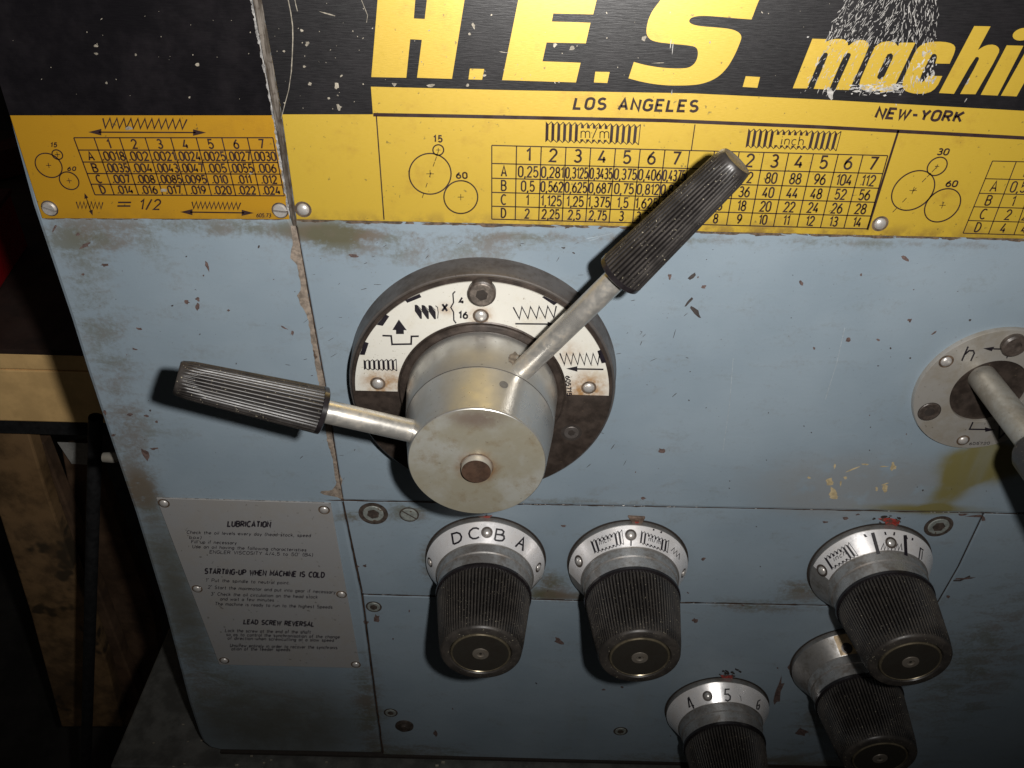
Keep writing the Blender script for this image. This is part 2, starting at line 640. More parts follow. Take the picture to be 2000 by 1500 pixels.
G = {}
_w = .52
G['0'] = ([arc(.26, .72, .26, .28, 0, 180) + arc(.26, .28, .26, .28, 180, 360) + [(.52, .72)]], .52)
G['1'] = ([[(.0, .76), (.22, 1), (.22, 0)]], .26)
G['2'] = ([arc(.26, .73, .25, .27, 175, -35) + [(0, 0), (.52, 0)]], .52)
G['3'] = ([arc(.25, .76, .22, .24, 150, -90) + arc(.25, .26, .26, .26, 90, -155)], .52)
G['4'] = ([[(.32, 1), (0, .25), (.52, .25)], [(.38, .48), (.38, 0)]], .52)
G['5'] = ([[(.48, 1), (.08, 1), (.04, .52)] + arc(.25, .32, .27, .32, 125, -150)], .52)
G['6'] = ([arc(.26, .30, .26, .30, 0, 360, 20), [(.0, .33), (.08, .62), (.40, 1)]], .52)
G['7'] = ([[(0, 1), (.52, 1), (.18, 0)]], .52)
G['8'] = ([arc(.26, .75, .21, .24, -90, 270, 18), arc(.26, .26, .26, .26, 90, 450, 18)], .52)
G['9'] = ([arc(.26, .70, .26, .30, 0, 360, 20), [(.52, .67), (.44, .38), (.12, 0)]], .52)
G['.'] = ([[(.05, -.03), (.05, .13)]], .10)
G[','] = ([[(.10, .06), (.0, -.16)]], .12)
G['/'] = ([[(0, -.04), (.36, 1.04)]], .36)
G['-'] = ([[(0, .45), (.34, .45)]], .34)
G['='] = ([[(0, .3), (.8, .3)], [(0, .62), (.8, .62)]], .8)
G[' '] = ([], .34)
G['A'] = ([[(0, 0), (.30, 1), (.60, 0)], [(.11, .32), (.49, .32)]], .60)
G['B'] = ([[(0, 0), (0, 1), (.30, 1)] + arc(.30, .77, .22, .23, 90, -90, 8) + [(0, .54)], [(.30, .54)] + arc(.30, .27, .26, .27, 90, -90, 8) + [(0, 0)]], .56)
G['C'] = ([arc(.34, .5, .34, .5, 50, 310, 18)], .60)
G['D'] = ([[(0, 0), (0, 1), (.22, 1)] + arc(.22, .5, .36, .5, 90, -90, 14) + [(0, 0)]], .58)
G['E'] = ([[(.5, 1), (0, 1), (0, 0), (.5, 0)], [(0, .52), (.42, .52)]], .50)
G['F'] = ([[(.5, 1), (0, 1), (0, 0)], [(0, .52), (.42, .52)]], .50)
G['G'] = ([[(.56, .82)] + arc(.30, .70, .28, .30, 40, 180, 8) + arc(.30, .30, .30, .30, 180, 340, 10) + [(.58, .48), (.34, .48)]], .58)
G['H'] = ([[(0, 0), (0, 1)], [(.54, 0), (.54, 1)], [(0, .5), (.54, .5)]], .54)
G['I'] = ([[(.02, 0), (.02, 1)]], .06)
G['K'] = ([[(0, 0), (0, 1)], [(.54, 1), (0, .42)], [(.18, .6), (.56, 0)]], .56)
G['L'] = ([[(0, 1), (0, 0), (.48, 0)]], .48)
G['M'] = ([[(0, 0), (0, 1), (.34, .3), (.68, 1), (.68, 0)]], .68)
G['N'] = ([[(0, 0), (0, 1), (.54, 0), (.54, 1)]], .54)
G['O'] = ([arc(.28, .74, .28, .26, 0, 180, 8) + arc(.28, .26, .28, .26, 180, 360, 8) + [(.56, .74)]], .56)
G['P'] = ([[(0, 0), (0, 1), (.28, 1)] + arc(.28, .73, .26, .27, 90, -90, 8) + [(0, .46)]], .54)
G['R'] = ([[(0, 0), (0, 1), (.28, 1)] + arc(.28, .74, .25, .26, 90, -90, 8) + [(0, .48)], [(.26, .48), (.56, 0)]], .56)
G['S'] = ([arc(.27, .75, .25, .25, 35, 250, 10) + arc(.28, .26, .27, .26, 80, -150, 10)], .56)
G['T'] = ([[(0, 1), (.56, 1)], [(.28, 1), (.28, 0)]], .56)
G['U'] = ([[(0, 1), (0, .28)] + arc(.27, .27, .27, .27, 180, 360, 8) + [(.54, 1)]], .54)
G['V'] = ([[(0, 1), (.28, 0), (.56, 1)]], .56)
G['W'] = ([[(0, 1), (.20, 0), (.40, .8), (.60, 0), (.80, 1)]], .80)
G['Y'] = ([[(0, 1), (.28, .48), (.56, 1)], [(.28, .48), (.28, 0)]], .56)
G['X'] = ([[(0, 0), (.54, 1)], [(.54, 0), (0, 1)]], .54)
G['i'] = ([[(.03, 0), (.03, .62)], [(.03, .84), (.03, .92)]], .08)
G['n'] = ([[(0, 0), (0, .62)], [(0, .40)] + arc(.21, .40, .21, .24, 180, 0, 8) + [(.42, 0)]], .42)
G['m'] = ([[(0, 0), (0, .62)], [(0, .42)] + arc(.17, .45, .17, .19, 180, 0, 6) + [(.34, 0)], [(.34, .42)] + arc(.51, .45, .17, .19, 180, 0, 6) + [(.68, 0)]], .68)
G['c'] = ([arc(.23, .31, .23, .32, 50, 310, 12)], .40)
G['h'] = ([[(0, 0), (0, 1)], [(0, .40)] + arc(.21, .40, .21, .24, 180, 0, 8) + [(.42, 0)]], .42)
G['l'] = ([[(.02, 0), (.02, 1)]], .06)
G['a'] = ([arc(.21, .30, .21, .31, 0, 360, 14), [(.42, .62), (.42, 0)]], .42)
G['b'] = ([arc(.21, .30, .21, .31, 0, 360, 14), [(0, 1), (0, 0)]], .42)
G['d'] = ([arc(.21, .30, .21, .31, 0, 360, 14), [(.42, 1), (.42, 0)]], .42)
G['p'] = ([arc(.21, .30, .21, .31, 0, 360, 14), [(0, .62), (0, -.3)]], .42)
G['g'] = ([arc(.21, .30, .21, .31, 0, 360, 14), [(.42, .62), (.42, -.1)] + arc(.21, -.1, .21, .18, 0, -150, 6)], .42)
G['q'] = ([arc(.21, .30, .21, .31, 0, 360, 14), [(.42, .62), (.42, -.3)]], .42)
G['e'] = ([[(.02, .32), (.44, .32)] + arc(.23, .31, .22, .31, 0, 310, 12)], .45)
G['o'] = ([arc(.22, .31, .22, .31, 0, 360, 14)], .44)
G['t'] = ([[(.12, .9), (.12, .12), (.2, 0), (.28, 0)], [(0, .62), (.28, .62)]], .28)
G['r'] = ([[(0, 0), (0, .62)], [(0, .36)] + arc(.2, .36, .2, .26, 180, 70, 5)], .26)
G['s'] = ([arc(.19, .46, .17, .16, 30, 250, 7) + arc(.19, .16, .19, .16, 80, -150, 7)], .38)
G['u'] = ([[(0, .62), (0, .22)] + arc(.21, .22, .21, .22, 180, 360, 8) + [(.42, .62)], [(.42, .3), (.42, 0)]], .42)
G['v'] = ([[(0, .62), (.2, 0), (.4, .62)]], .4)
G['w'] = ([[(0, .62), (.16, 0), (.32, .55), (.48, 0), (.64, .62)]], .64)
G['x'] = ([[(0, 0), (.4, .62)], [(0, .62), (.4, 0)]], .4)
G['y'] = ([[(0, .62), (.21, 0)], [(.42, .62), (.12, -.3)]], .42)
G['f'] = ([[(.3, 1), (.18, 1), (.1, .86), (.1, 0)], [(0, .62), (.26, .62)]], .28)
G['k'] = ([[(0, 0), (0, 1)], [(.36, .62), (0, .25)], [(.12, .36), (.38, 0)]], .38)
G['('] = ([[(.16, 1.05), (.04, .8), (.0, .45), (.04, .1), (.16, -.15)]], .18)
G[')'] = ([[(.0, 1.05), (.12, .8), (.16, .45), (.12, .1), (.0, -.15)]], .18)
G["'"] = ([arc(.05, .95, .05, .05, 0, 360, 8)], .12)


class Ink:
    """strokes and patches drawn in photograph pixels and laid on a real surface through fn(px, py)"""
    def __init__(self, fn):
        self.fn = fn
        self.mb = MB()

    def poly(self, pts):
        v = [self.fn(*p) for p in pts]
        self.mb.add(v, [list(range(len(v)))])

    def line(self, pts, w, closed=False, rounded=False):
        P = [Vector((x, y)) for x, y in pts]
        Q = [P[0]]
        for p in P[1:]:
            if (p - Q[-1]).length > 1e-4:
                Q.append(p)
        P = Q
        n = len(P)
        if n < 2:
            return
        L, Rr = [], []
        for i in range(n):
            d0 = (P[i] - P[i - 1]) if (i > 0 or closed) else None
            d1 = (P[(i + 1) % n] - P[i]) if (i < n - 1 or closed) else None
            d0 = d0.normalized() if d0 is not None and d0.length > 0 else None
            d1 = d1.normalized() if d1 is not None and d1.length > 0 else None
            if d0 is None:
                d0 = d1
            if d1 is None:
                d1 = d0
            t = d0 + d1
            if t.length < .2:
                nrm = Vector((-d1.y, d1.x))
                k = 1
            else:
                t.normalize()
                nrm = Vector((-t.y, t.x))
                k = min(1 / max(.35, nrm.dot(Vector((-d0.y, d0.x)))), 2.0)
            L.append(P[i] + nrm * (w / 2 * k))
            Rr.append(P[i] - nrm * (w / 2 * k))
        v = [self.fn(*p) for p in L] + [self.fn(*p) for p in Rr]
        m = n if closed else n - 1
        self.mb.add(v, [(i, (i + 1) % n, n + (i + 1) % n, n + i) for i in range(m)])

    def circle(self, cx, cy, rx, ry, w, n=40, rotdeg=0, skew=0):
        self.line([(cx + rx * math.cos(2 * PI * i / n) + skew * ry * math.sin(2 * PI * i / n), cy - ry * math.sin(2 * PI * i / n)) for i in range(n)], w, True)

    def text(self, s, o, xv, yv, w, width=None, gap=.20, center=False, fit=None):
        """o: left end of the baseline; xv, yv: pixel vectors of one cap height along and up. fit: scale so that the text is this many px long"""
        tot = sum(G[c][1] for c in s) + gap * (len(s) - 1)
        xv, yv, o = Vector(xv), Vector(yv), Vector(o)
        if fit:
            xv = xv * (fit / (tot * xv.length))
        if center:
            o = o - xv * tot / 2
        x = 0
        for c in s:
            for pl in G[c][0]:
                pts = [o + xv * (x + a) + yv * b for a, b in pl]
                self.line([(p.x, p.y) for p in pts], w)
            x += G[c][1] + gap
        return tot

    def zigzag(self, a, b, h, n, w, start=0):
        a, b, h = Vector(a), Vector(b), Vector(h)
        pts = []
        for i in range(2 * n + 1):
            p = a + (b - a) * i / (2 * n) + (h if (i + start) % 2 else Vector((0, 0)))
            pts.append((p.x, p.y))
        self.line(pts, w)

    def arrow(self, a, b, w, head, hw, both=False):
        a, b = Vector(a), Vector(b)
        d = (b - a).normalized()
        nrm = Vector((-d.y, d.x))
        s = a + d * head * .8 if both else a
        e = b - d * head * .8
        self.line([tuple(s), tuple(e)], w)
        for tip, dd in ((b, d),) + (((a, -d),) if both else ()):
            c = tip - dd * head
            self.poly([tuple(tip), tuple(c + nrm * hw), tuple(c - nrm * hw)])

    def quad(self, tl, tr, bl, br):
        tl, tr, bl, br = map(Vector, (tl, tr, bl, br))
        return lambda u, v: tl * (1 - u) * (1 - v) + tr * u * (1 - v) + bl * (1 - u) * v + br * u * v

    def thread(self, q, n, gap=None, lw=1.2):
        """threaded bar symbol: black slanted flanks between two saw edges; gap=(i0,i1) leaves a window for lettering"""
        for i in range(n):
            x0, xm, x1 = i / n, (i + .5) / n, (i + 1) / n
            inside = gap and gap[0] <= i < gap[1]
            if inside:
                self.poly([q(x0, 0), q(xm, .16), q(xm, .28), q(x0, .28)])
                self.poly([q(x0, .80), q(xm, .80), q(xm, .86), q(x0, 1)])
            else:
                self.poly([q(x0, 0), q(xm, .15), q(xm, .87), q(x0, 1)])
            self.line([q(xm, .15), q(x1, 0)], lw)
            self.line([q(xm, .87), q(x1, 1)], lw)
        if not gap or gap[1] < n:
            self.line([q(1, 0), q(1, 1)], lw)

    def table(self, q, cols, rows, lw, cells, th, tw, asp=1.0, inset=None):
        for r in rows:
            self.line([q(c, r) for c in cols], lw)
        for c in cols:
            self.line([q(c, rows[0]), q(c, rows[-1])], lw)
        for (ci, ri), s in cells.items():
            c0, c1, r0, r1 = cols[ci], cols[ci + 1], rows[ri], rows[ri + 1]
            base = r1 - (r1 - r0) * (1 - th) / 2
            mid = (c0 + c1) / 2
            o = q(mid, base)
            yv = q(mid, base - (r1 - r0) * th) - o
            cw = (q(c1, base) - q(c0, base)).length
            xd = (q(c1, base) - q(c0, base)).normalized()
            tot = sum(G[k][1] for k in s) + .22 * (len(s) - 1)
            sz = yv.length * asp
            if tot * sz > cw * .90:
                sz = cw * .90 / tot
            self.text(s, o, xd * sz, yv, tw, center=True, gap=.22)

    def build(self, name, mat, parent, label=None):
        return self.mb.build(name, mat, parent, label)


def flake(mb, c, fn, w, h, ang, n=8, jag=.35, mi=0):
    pts = []
    for i in range(n):
        a = 2 * PI * i / n
        k = 1 + random.uniform(-jag, jag)
        x, y = w / 2 * math.cos(a) * k, h / 2 * math.sin(a) * k
        pts.append(fn(c[0] + x * math.cos(ang) - y * math.sin(ang), c[1] + x * math.sin(ang) + y * math.cos(ang)))
    j = Vector((0, -random.uniform(0, .00005), 0))
    mb.add([p + j for p in pts], [list(range(n))], False, mi)


# ------------------------------------------------------------------ fasteners (each returns one mesh object)
def rivet(px, py, y, r, parent, name='rivet', mat='rivet', h=.55):
    p = B(px, py, y)
    mb = MB()
    prof = [(r * math.cos(R_(a)), -r * h * math.sin(R_(a))) for a in (0, 15, 30, 45, 60, 75)] + [(0, -r * h)]
    lathe(mb, p, [(r, .0005)] + prof, 20)
    lathe(mb, p + Vector((0, -.00004, 0)), [(r * 1.35, 0), (r, -.00003)], 20, mi=1)
    return weld(mb.build(name, [MT[mat], MT['grime']], parent))


def slot_screw(px, py, y, r, parent, ang, mat='rivet', h=.4, name='slotted_screw'):
    p = B(px, py, y)
    mb = MB()
    ca, sa = math.cos(ang), math.sin(ang)
    hw = r * .13
    for sgn in (1, -1):
        a0 = math.asin(hw / r)
        pts = []
        for i in range(15):
            a = a0 + (PI - 2 * a0) * i / 14
            pts.append((r * math.cos(a), sgn * r * math.sin(a)))
        n = len(pts)
        ins = [(x * .82, sgn * (hw + (abs(z) - hw) * .80)) for x, z in pts]
        tr = lambda q, d: p + Vector((q[0] * ca - q[1] * sa, d, q[0] * sa + q[1] * ca))
        v = [tr(q, .0003) for q in pts] + [tr(q, -r * h * .5) for q in pts] + [tr(q, -r * h) for q in ins]
        f = [(i, i + 1, n + i + 1, n + i) for i in range(n - 1)] + [(n + i, n + i + 1, 2 * n + i + 1, 2 * n + i) for i in range(n - 1)]
        f += [(n - 1, 0, n, 2 * n - 1), (2 * n - 1, n, 2 * n, 3 * n - 1), list(range(2 * n, 3 * n))]
        mb.add(v, f)
    lathe(mb, p + Vector((0, -.00005, 0)), [(r * 1.18, 0), (r * .99, -.00002)], 24, mi=1)
    lathe(mb, p + Vector((0, -.0001, 0)), [(r * .98, 0), (0, 0)], 24, mi=1)
    o = mb.build(name, [MT[mat], MT['screw_dark']], parent)
    bm = bmesh.new(); bm.from_mesh(o.data); bmesh.ops.recalc_face_normals(bm, faces=bm.faces); bm.to_mesh(o.data); bm.free()
    return o


def hex_screw(px, py, y, r, parent, ring=1.4, mats=('screw_grey', 'screw_dark'), depth=.8, proud=0.0002, ang=.2, name='cap_screw', sock=.62, at=None):
    """socket head screw: head annulus with a six-sided socket, in a dark counterbore ring"""
    p = at or B(px, py, y)
    mb = MB()
    if ring:
        lathe(mb, p + Vector((0, -.00006, 0)), [(r * ring, 0), (r * .98, .00003)], 32, mi=1)
    hx = [(r * sock * math.cos(ang + i * PI / 3), r * sock * math.sin(ang + i * PI / 3)) for i in range(6)]
    hex24 = []
    for i in range(6):
        a, b = hx[i], hx[(i + 1) % 6]
        for k in range(4):
            hex24.append((a[0] + (b[0] - a[0]) * k / 4, a[1] + (b[1] - a[1]) * k / 4))
    out = [(r * math.cos(math.atan2(z, x)), r * math.sin(math.atan2(z, x))) for x, z in hex24]
    n = 24
    P = lambda q, d: p + Vector((q[0], d, q[1]))
    v = [P(q, .0004) for q in out] + [P(q, -proud) for q in out] + [P((q[0] * .93, q[1] * .93), -proud - .0003) for q in out] + [P(q, -proud - .0003) for q in hex24]
    f = []
    for j in range(3):
        f += [(j * n + i, j * n + (i + 1) % n, (j + 1) * n + (i + 1) % n, (j + 1) * n + i) for i in range(n)]
    mb.add(v, f)
    dp = r * depth
    # the socket is kept shallow enough to sit in front of the panel behind it
    dd = min(dp, proud + .00022)
    v = [P(q, -proud - .0003) for q in hex24] + [P(q, -proud - .0003 + dd) for q in hex24] + [P((0, 0), -proud - .0003 + dd)]
    f = [(i, (i + 1) % n, n + (i + 1) % n, n + i) for i in range(n)] + [(n + i, n + (i + 1) % n, 2 * n) for i in range(n)]
    mb.add(v, f, False, 1)
    o = mb.build(name, [MT[mats[0]], MT[mats[1]]], parent)
    bm = bmesh.new(); bm.from_mesh(o.data); bmesh.ops.remove_doubles(bm, verts=bm.verts, dist=1e-7); bmesh.ops.recalc_face_normals(bm, faces=bm.faces); bm.to_mesh(o.data); bm.free()
    return o


# ================================================================== SETTING
zb = B(700, 1480).z                      # level of the pan the headstock stands on
mb = MB(); box(mb, -3, 3, -2.5, 3, -.05, 0); o = mb.build('floor', MT['floor']); tag(o, None, None, kind='structure')
mb = MB(); box(mb, -3, 3, 2.2, 2.3, 0.001, 2.6); o = mb.build('back_wall', MT['floor']); tag(o, None, None, kind='structure')

# pan under the headstock
xl = BZ(258, 1392, zb).x
pan = thing('chip_pan', (0, .1, zb), 'oily dark grey metal pan that the lathe headstock stands on', 'chip pan')
mb = MB(); box(mb, xl, 1.2, -.012, .42, zb - .03, zb - .0005); mb.build('tray', MT['pan'], pan, bevel=.002)
mb = MB(); box(mb, xl + .02, 1.1, .02, .40, .0, zb - .031); mb.build('cabinet', MT['paint'], pan)
mb = MB()
for i in range(60):
    x, y = random.uniform(xl + .01, .45), random.uniform(-.011, .03)
    s = random.uniform(.0006, .0016)
    obox(mb, (x, y, zb), (s, 0, 0), (0, s * .5, 0), (0, 0, s * .4))
mb.build('metal_chips', MT['glint'], pan)

# ================================================================== HEADSTOCK
FZ = B(1000, 750).z
head = thing('lathe_headstock', (0, .1, zb), 'blue-grey painted lathe headstock casing with chipped paint and panel seams', 'lathe')
LEFT = [(-57, -40), (0, 171), (31, 286), (62, 400), (138, 624), (168, 720), (212, 852), (264, 1004), (320, 1188), (368, 1372), (388, 1432), (396, 1449), (410, 1461), (432, 1466)]
SEAM = [(488, -40), (493, 0), (535, 224), (568, 425), (577, 445), (601, 576), (632, 748), (667, 976), (706, 1165), (728, 1336), (746, 1472)]
# the cover's left edge is straight and vertical in the real thing
xe = sum(B(x, y).x for x, y in LEFT[:9]) / 9
zt = B(200, -60).z + .03
z_bot = B(600, 1470).z
lp = [(B(x, y).x, B(x, y).z) for x, y in LEFT]
lp[0] = (lp[0][0], zt)
sp_ = [(B(x, y).x, B(x, y).z) for x, y in SEAM]
sp_[0] = (sp_[0][0], zt)
mb = MB(); prism(mb, lp + sp_[::-1], 0, .20)
mb.build('end_cover', MT['paint'], head, bevel=.0022)
g = 1.6                                                        # half seam width in pixels
SE = [(x + 2 * g, y) for x, y in SEAM]
T1 = [(667, 977), (1000, 984), (1328, 990), (1990, 1003), (2080, 1005)]
T2 = [(706, 1160), (1138, 1173), (1617, 1182), (1826, 1185)]
VR = [(1921, 1003), (1872, 1106), (1826, 1186)]
xr = B(2700, 1480).x
mb = MB()
top = [(B(x, y).x, B(x, y).z) for x, y in SE[:8]]
top[0] = (top[0][0], zt)
top += [(B(x, y - 1).x, B(x, y - 1).z) for x, y in T1[1:]] + [(xr, B(2080, 1004).z), (xr, zt)]
prism(mb, top, 0.0, .19)
mb.build('front_casing', MT['paint'], head, bevel=.0007)
mb = MB()
prism_px(mb, [(671, 979)] + [(x, y + 1.2) for x, y in T1[1:3]] + [(1918, 1003)] + [(x - 2, y) for x, y in VR[1:]] + [(x, y - 1.2) for x, y in T2[::-1][1:]] + [(709, 1158)], 0.0, .19)
mb.build('gearbox_cover', MT['paint'], head, bevel=.0007)
mb = MB()
zr = B(1826, 1187).z
low = [(709, 1163)] + [(x, y + 1.5) for x, y in T2[1:]]
lo = [(B(x, y).x, B(x, y).z) for x, y in low]
vx = B(1826, 1187).x
lo += [(vx, z_bot - .001), (B(748, 1472).x, z_bot), (B(731, 1336).x, B(731, 1336).z)]
prism(mb, lo, 0.0, .19)
mb.build('lower_cover', MT['paint'], head, bevel=.0007)
mb = MB()
sd = [(B(x + 2.5, y).x, B(x + 1.5, y).z) for x, y in VR] + [(vx + .0004, z_bot - .001), (xr, z_bot - .001), (xr, B(2080, 1006).z), (B(2000, 1005.5).x, B(2000, 1005.5).z)]
prism(mb, sd, 0.0, .19)
mb.build('side_cover', MT['paint'], head, bevel=.0007)
mb = MB(); box(mb, xe + .01, xr - .01, .0035, .185, z_bot + .002, zt - .01); mb.build('casing_core', MT['gap'], head)
mb = MB(); box(mb, B(430, 1466).x, xr, -.0005, .15, z_bot - .004, z_bot - .0015); mb.build('bottom_shadow_gap', MT['gap'], head)  # dark strip standing in for the shadow gap under the covers

# worn filler and bare edge along the seam of the end cover
fz = onplane(-.00022)
mb = MB()
Lf = [(568.6, 441), (571, 474.5), (567.5, 504), (580, 518), (586, 550), (588, 566.5), (580, 576), (587, 596), (600, 615), (606.6, 656), (613.5, 700), (623, 750), (631, 800), (639, 861), (650, 899), (653.6, 928), (657, 945), (647.6, 957), (629.6, 960), (634, 967.6), (656, 970), (667, 976)]
Rf = [(578, 441), (587, 486), (596, 539), (602, 578), (611, 624), (619, 670), (627, 716), (635, 750), (643, 800), (651, 863), (657, 899), (662, 923), (669, 937.6), (665.6, 952), (671.6, 976)]
def at_y(pl, y):
    for (x0, y0), (x1, y1) in zip(pl, pl[1:]):
        if y0 <= y <= y1 or y1 <= y <= y0:
            return x0 + (x1 - x0) * (y - y0) / ((y1 - y0) or 1)
    return pl[-1][0]
ys = [441 + (976 - 441) * i / 110 for i in range(111)]
v = [fz(at_y(Lf, y) + random.uniform(-1.0, 1.0), y) for y in ys] + [fz(at_y(Rf, y) + random.uniform(-.4, .4), y) for y in ys]
n = len(ys)
mb.add(v, [(i, i + 1, n + i + 1, n + i) for i in range(n - 1)])
flake(mb, (641, 962), fz, 26, 9, .1, 9)
mb.build('filler_strip', MT['filler'], head, label='beige filler showing where the paint chipped off along the seam')
mb = MB()
fg = onplane(-.0003)
GL = [(x, y) for x, y in SE[3:]]
ik = Ink(fg); ik.line([(x - .2 + random.uniform(-.5, .5), y) for x, y in [(at_y(SE, 441 + 9 * i), 441 + 9 * i) for i in range(60)]], 1.8)
ik.line([(at_y(SE, 980 + 10 * i) - 1 + random.uniform(-.8, .8), 980 + 10 * i) for i in range(50)], 2.8)
for ln in (T1[:4], T2):
    ik.line([(x, y + .2) for x, y in ln], 1.7)
ik.line([(x, y) for x, y in VR], 1.6)
# rusty bleed along the horizontal seams
for line, n_, w_ in ((T1[:4], 90, 2.4), (T2, 80, 2.6)):
    for i in range(n_):
        t = random.random() * (len(line) - 1)
        a, b = line[int(t)], line[int(t) + 1]
        x, y = a[0] + (b[0] - a[0]) * (t % 1), a[1] + (b[1] - a[1]) * (t % 1)
        flake(ik.mb, (x, y + random.uniform(-.4, .8)), fg, random.uniform(14, 60), random.uniform(1.2, w_), .018, 8)
ik.build('seam_grime', MT['seam'], head)
mb = MB()
for line, n_ in ((T1[1:], 45), (T2, 22)):
    for i in range(n_):
        t = random.random() * (len(line) - 1)
        a, b = line[int(t)], line[int(t) + 1]
        flake(mb, (a[0] + (b[0] - a[0]) * (t % 1), a[1] + (b[1] - a[1]) * (t % 1) + random.uniform(-1, 1)), onplane(-.0004), random.uniform(2, 6), random.uniform(1, 1.8), 0, 6)
mb.build('seam_glints', MT['rivet'], head)

# paint chips: brown primer, dark specks, tan filler
fc = onplane(-.00012)
mbc = MB()
chips = [(106, 446, 5, 15, .5), (166, 480, 22, 7, -.45), (204, 517, 14, 6, 0), (152, 458, 7, 6, 0), (162, 536, 6, 4, 0), (365, 590, 10, 7, .2), (386, 584, 10, 7, .4), (386, 599, 8, 12, 0),
         (272, 642, 14, 4, .1), (264, 682, 13, 3, .3), (405, 520, 6, 18, -.35), (285, 888, 26, 11, 1.05), (302, 876, 16, 5, -.1), (306, 824, 5, 5, 0), (205, 806, 5, 10, -.4), (222, 850, 8, 5, 0), (254, 810, 10, 5, 0), (286, 812, 9, 6, 0),
         (446, 606, 5, 5, 0), (571, 650, 6, 9, .2), (617, 663, 5, 9, 0), (691, 500, 18, 6, .1), (1565, 552, 7, 13, -.7), (1656, 664, 9, 9, .3), (1715, 664, 6, 5, 0), (1768, 505, 14, 10, .3), (1824, 650, 12, 3, -.6),
         (1375, 560, 9, 6, 0), (1777, 626, 8, 8, .3), (1590, 680, 5, 5, 0), (1293, 880, 16, 9, .1), (1308, 540, 6, 12, 0), (1092, 1252, 22, 9, .35), (735, 1207, 12, 14, -.6), (715, 1216, 9, 8, 0), (697, 1106, 9, 5, 0), (712, 1105, 8, 5, 0),
         (1100, 1027, 11, 4, 0), (1374, 1092, 9, 6, 0), (1357, 1212, 10, 8, 0), (1651, 1013, 11, 6, 0), (1611, 1020, 10, 4, -.1), (1675, 1005, 8, 3, -.2), (1852, 1165, 6, 6, .4), (851, 1433, 9, 9, .4), (1257, 973, 10, 5, 0), (1180, 1347, 8, 4, 0), (1215, 1342, 6, 4, .2),
         (1545, 1300, 9, 30, .35), (1520, 1350, 14, 50, .25), (1565, 1430, 26, 14, 0), (1885, 1130, 40, 4, -.05), (772, 1390, 10, 5, .1), (1880, 1005, 22, 4, 0), (1905, 1008, 34, 5, 0), (1921, 1013, 9, 11, 0), (555, 640, 16, 3, .5)]
for x, y, w, h, a in chips:
    flake(mbc, (x, y), fc, w, h, a, 11, .4)
for i in range(75):
    x, y = random.uniform(120, 1980), random.uniform(470, 970)
    if math.hypot(x - 940, (y - 740) * 1.15) < 290 or x < 75 + (y - 400) * .33 + 30:
        continue
    s = random.choice((1.6, 2.0, 2.2, 2.6, 4.0))
    flake(mbc, (x, y), fc, s * random.uniform(.8, 1.6), s, random.uniform(0, 3), 6, .35, random.choice((0, 1, 1)))
for i in range(32):
    x, y = random.uniform(760, 1560), random.uniform(1010, 1440)
    flake(mbc, (x, y), fc, random.uniform(2, 6), random.uniform(2, 4), random.uniform(0, 3), 6, .35, random.choice((0, 1)))
for i in range(70):
    a_ = random.uniform(0, 2 * PI)
    d_ = random.uniform(270, 420)
    x, y = 940 + d_ * math.cos(a_), 720 + d_ * .8 * math.sin(a_)
    if 470 < y < 960 and x > 300 and not (1170 < x < 1420 and y < 560):
        flake(mbc, (x, y), fc, random.uniform(4, 18), random.uniform(.7, 1.5), random.gauss(-.5, .5), 5, .3, 1)
for x, y, w, h, a in [(1352, 540, 6, 20, .9), (1345, 590, 5, 22, .75), (1360, 610, 8, 30, -.7), (1100, 484, 8, 3, 0), (1120, 494, 6, 3, .3)]:
    flake(mbc, (x, y), fc, w, h, a, 8, .4, 1)
for x, y, w, h, a in [(1620, 940, 15, 13, .2), (1627, 964, 13, 24, -.15), (1630, 972, 17, 8, 0), (1744, 911, 11, 14, 0), (1651, 933, 6, 5, 0), (1642, 945, 3, 12, .1), (1580, 933, 6, 5, 0), (1630, 911, 4, 10, 0), (1730, 945, 16, 2.5, -.3), (1690, 907, 16, 3, 0), (1725, 911, 18, 2, 0), (1664, 917, 26, 2.5, -.35), (1729, 955, 9, 16, 0), (1712, 955, 4, 8, 0)]:
    flake(mbc, (x, y), fc, w, h, a, 10, .4, 2)
# grime crust along the lower edges of the two big plates
for i in range(150):
    t = random.random()
    x = 590 + 1410 * t
    y = np.interp(x, [580, 1231, 1377, 2000], [428, 442, 451.5, 465.5])
    flake(mbc, (x, y + random.uniform(1, 4.0)), fc, random.uniform(10, 46), random.uniform(2, 7), random.uniform(-.08, .12), 9, .45, 3)
for i in range(30):
    x = random.uniform(90, 560)
    flake(mbc, (x, 427 + random.uniform(0, 1.5)), fc, random.uniform(10, 40), random.uniform(1.5, 3), .01, 8, .4, 3)
mbc.build('paint_chips', [MT['chip_brown'], MT['chip_dark'], MT['chip_tan'], MT['grime']], head)

# pencil-like scratches on the paint
MT['faint'] = simple('faint_scratch', (.235, .275, .305), .5)
for a, b in (((1146, 466), (1195, 456)), ((1150, 470), (1170, 464)), ((1432, 700), (1412, 880)), ((1650, 640), (1612, 780))):
    ik = Ink(onplane(-.0001))
    ik.line([a, ((a[0] + b[0]) / 2 + 3, (a[1] + b[1]) / 2), b], 1.4)
    ik.build('light_scratch', MT['faint'], head)
ik = Ink(onplane(-.0001))
ik.line([(1895, 1125), (1875, 1134), (1862, 1134)], 3)
ik.build('dark_scratch', MT['chip_dark'], head)

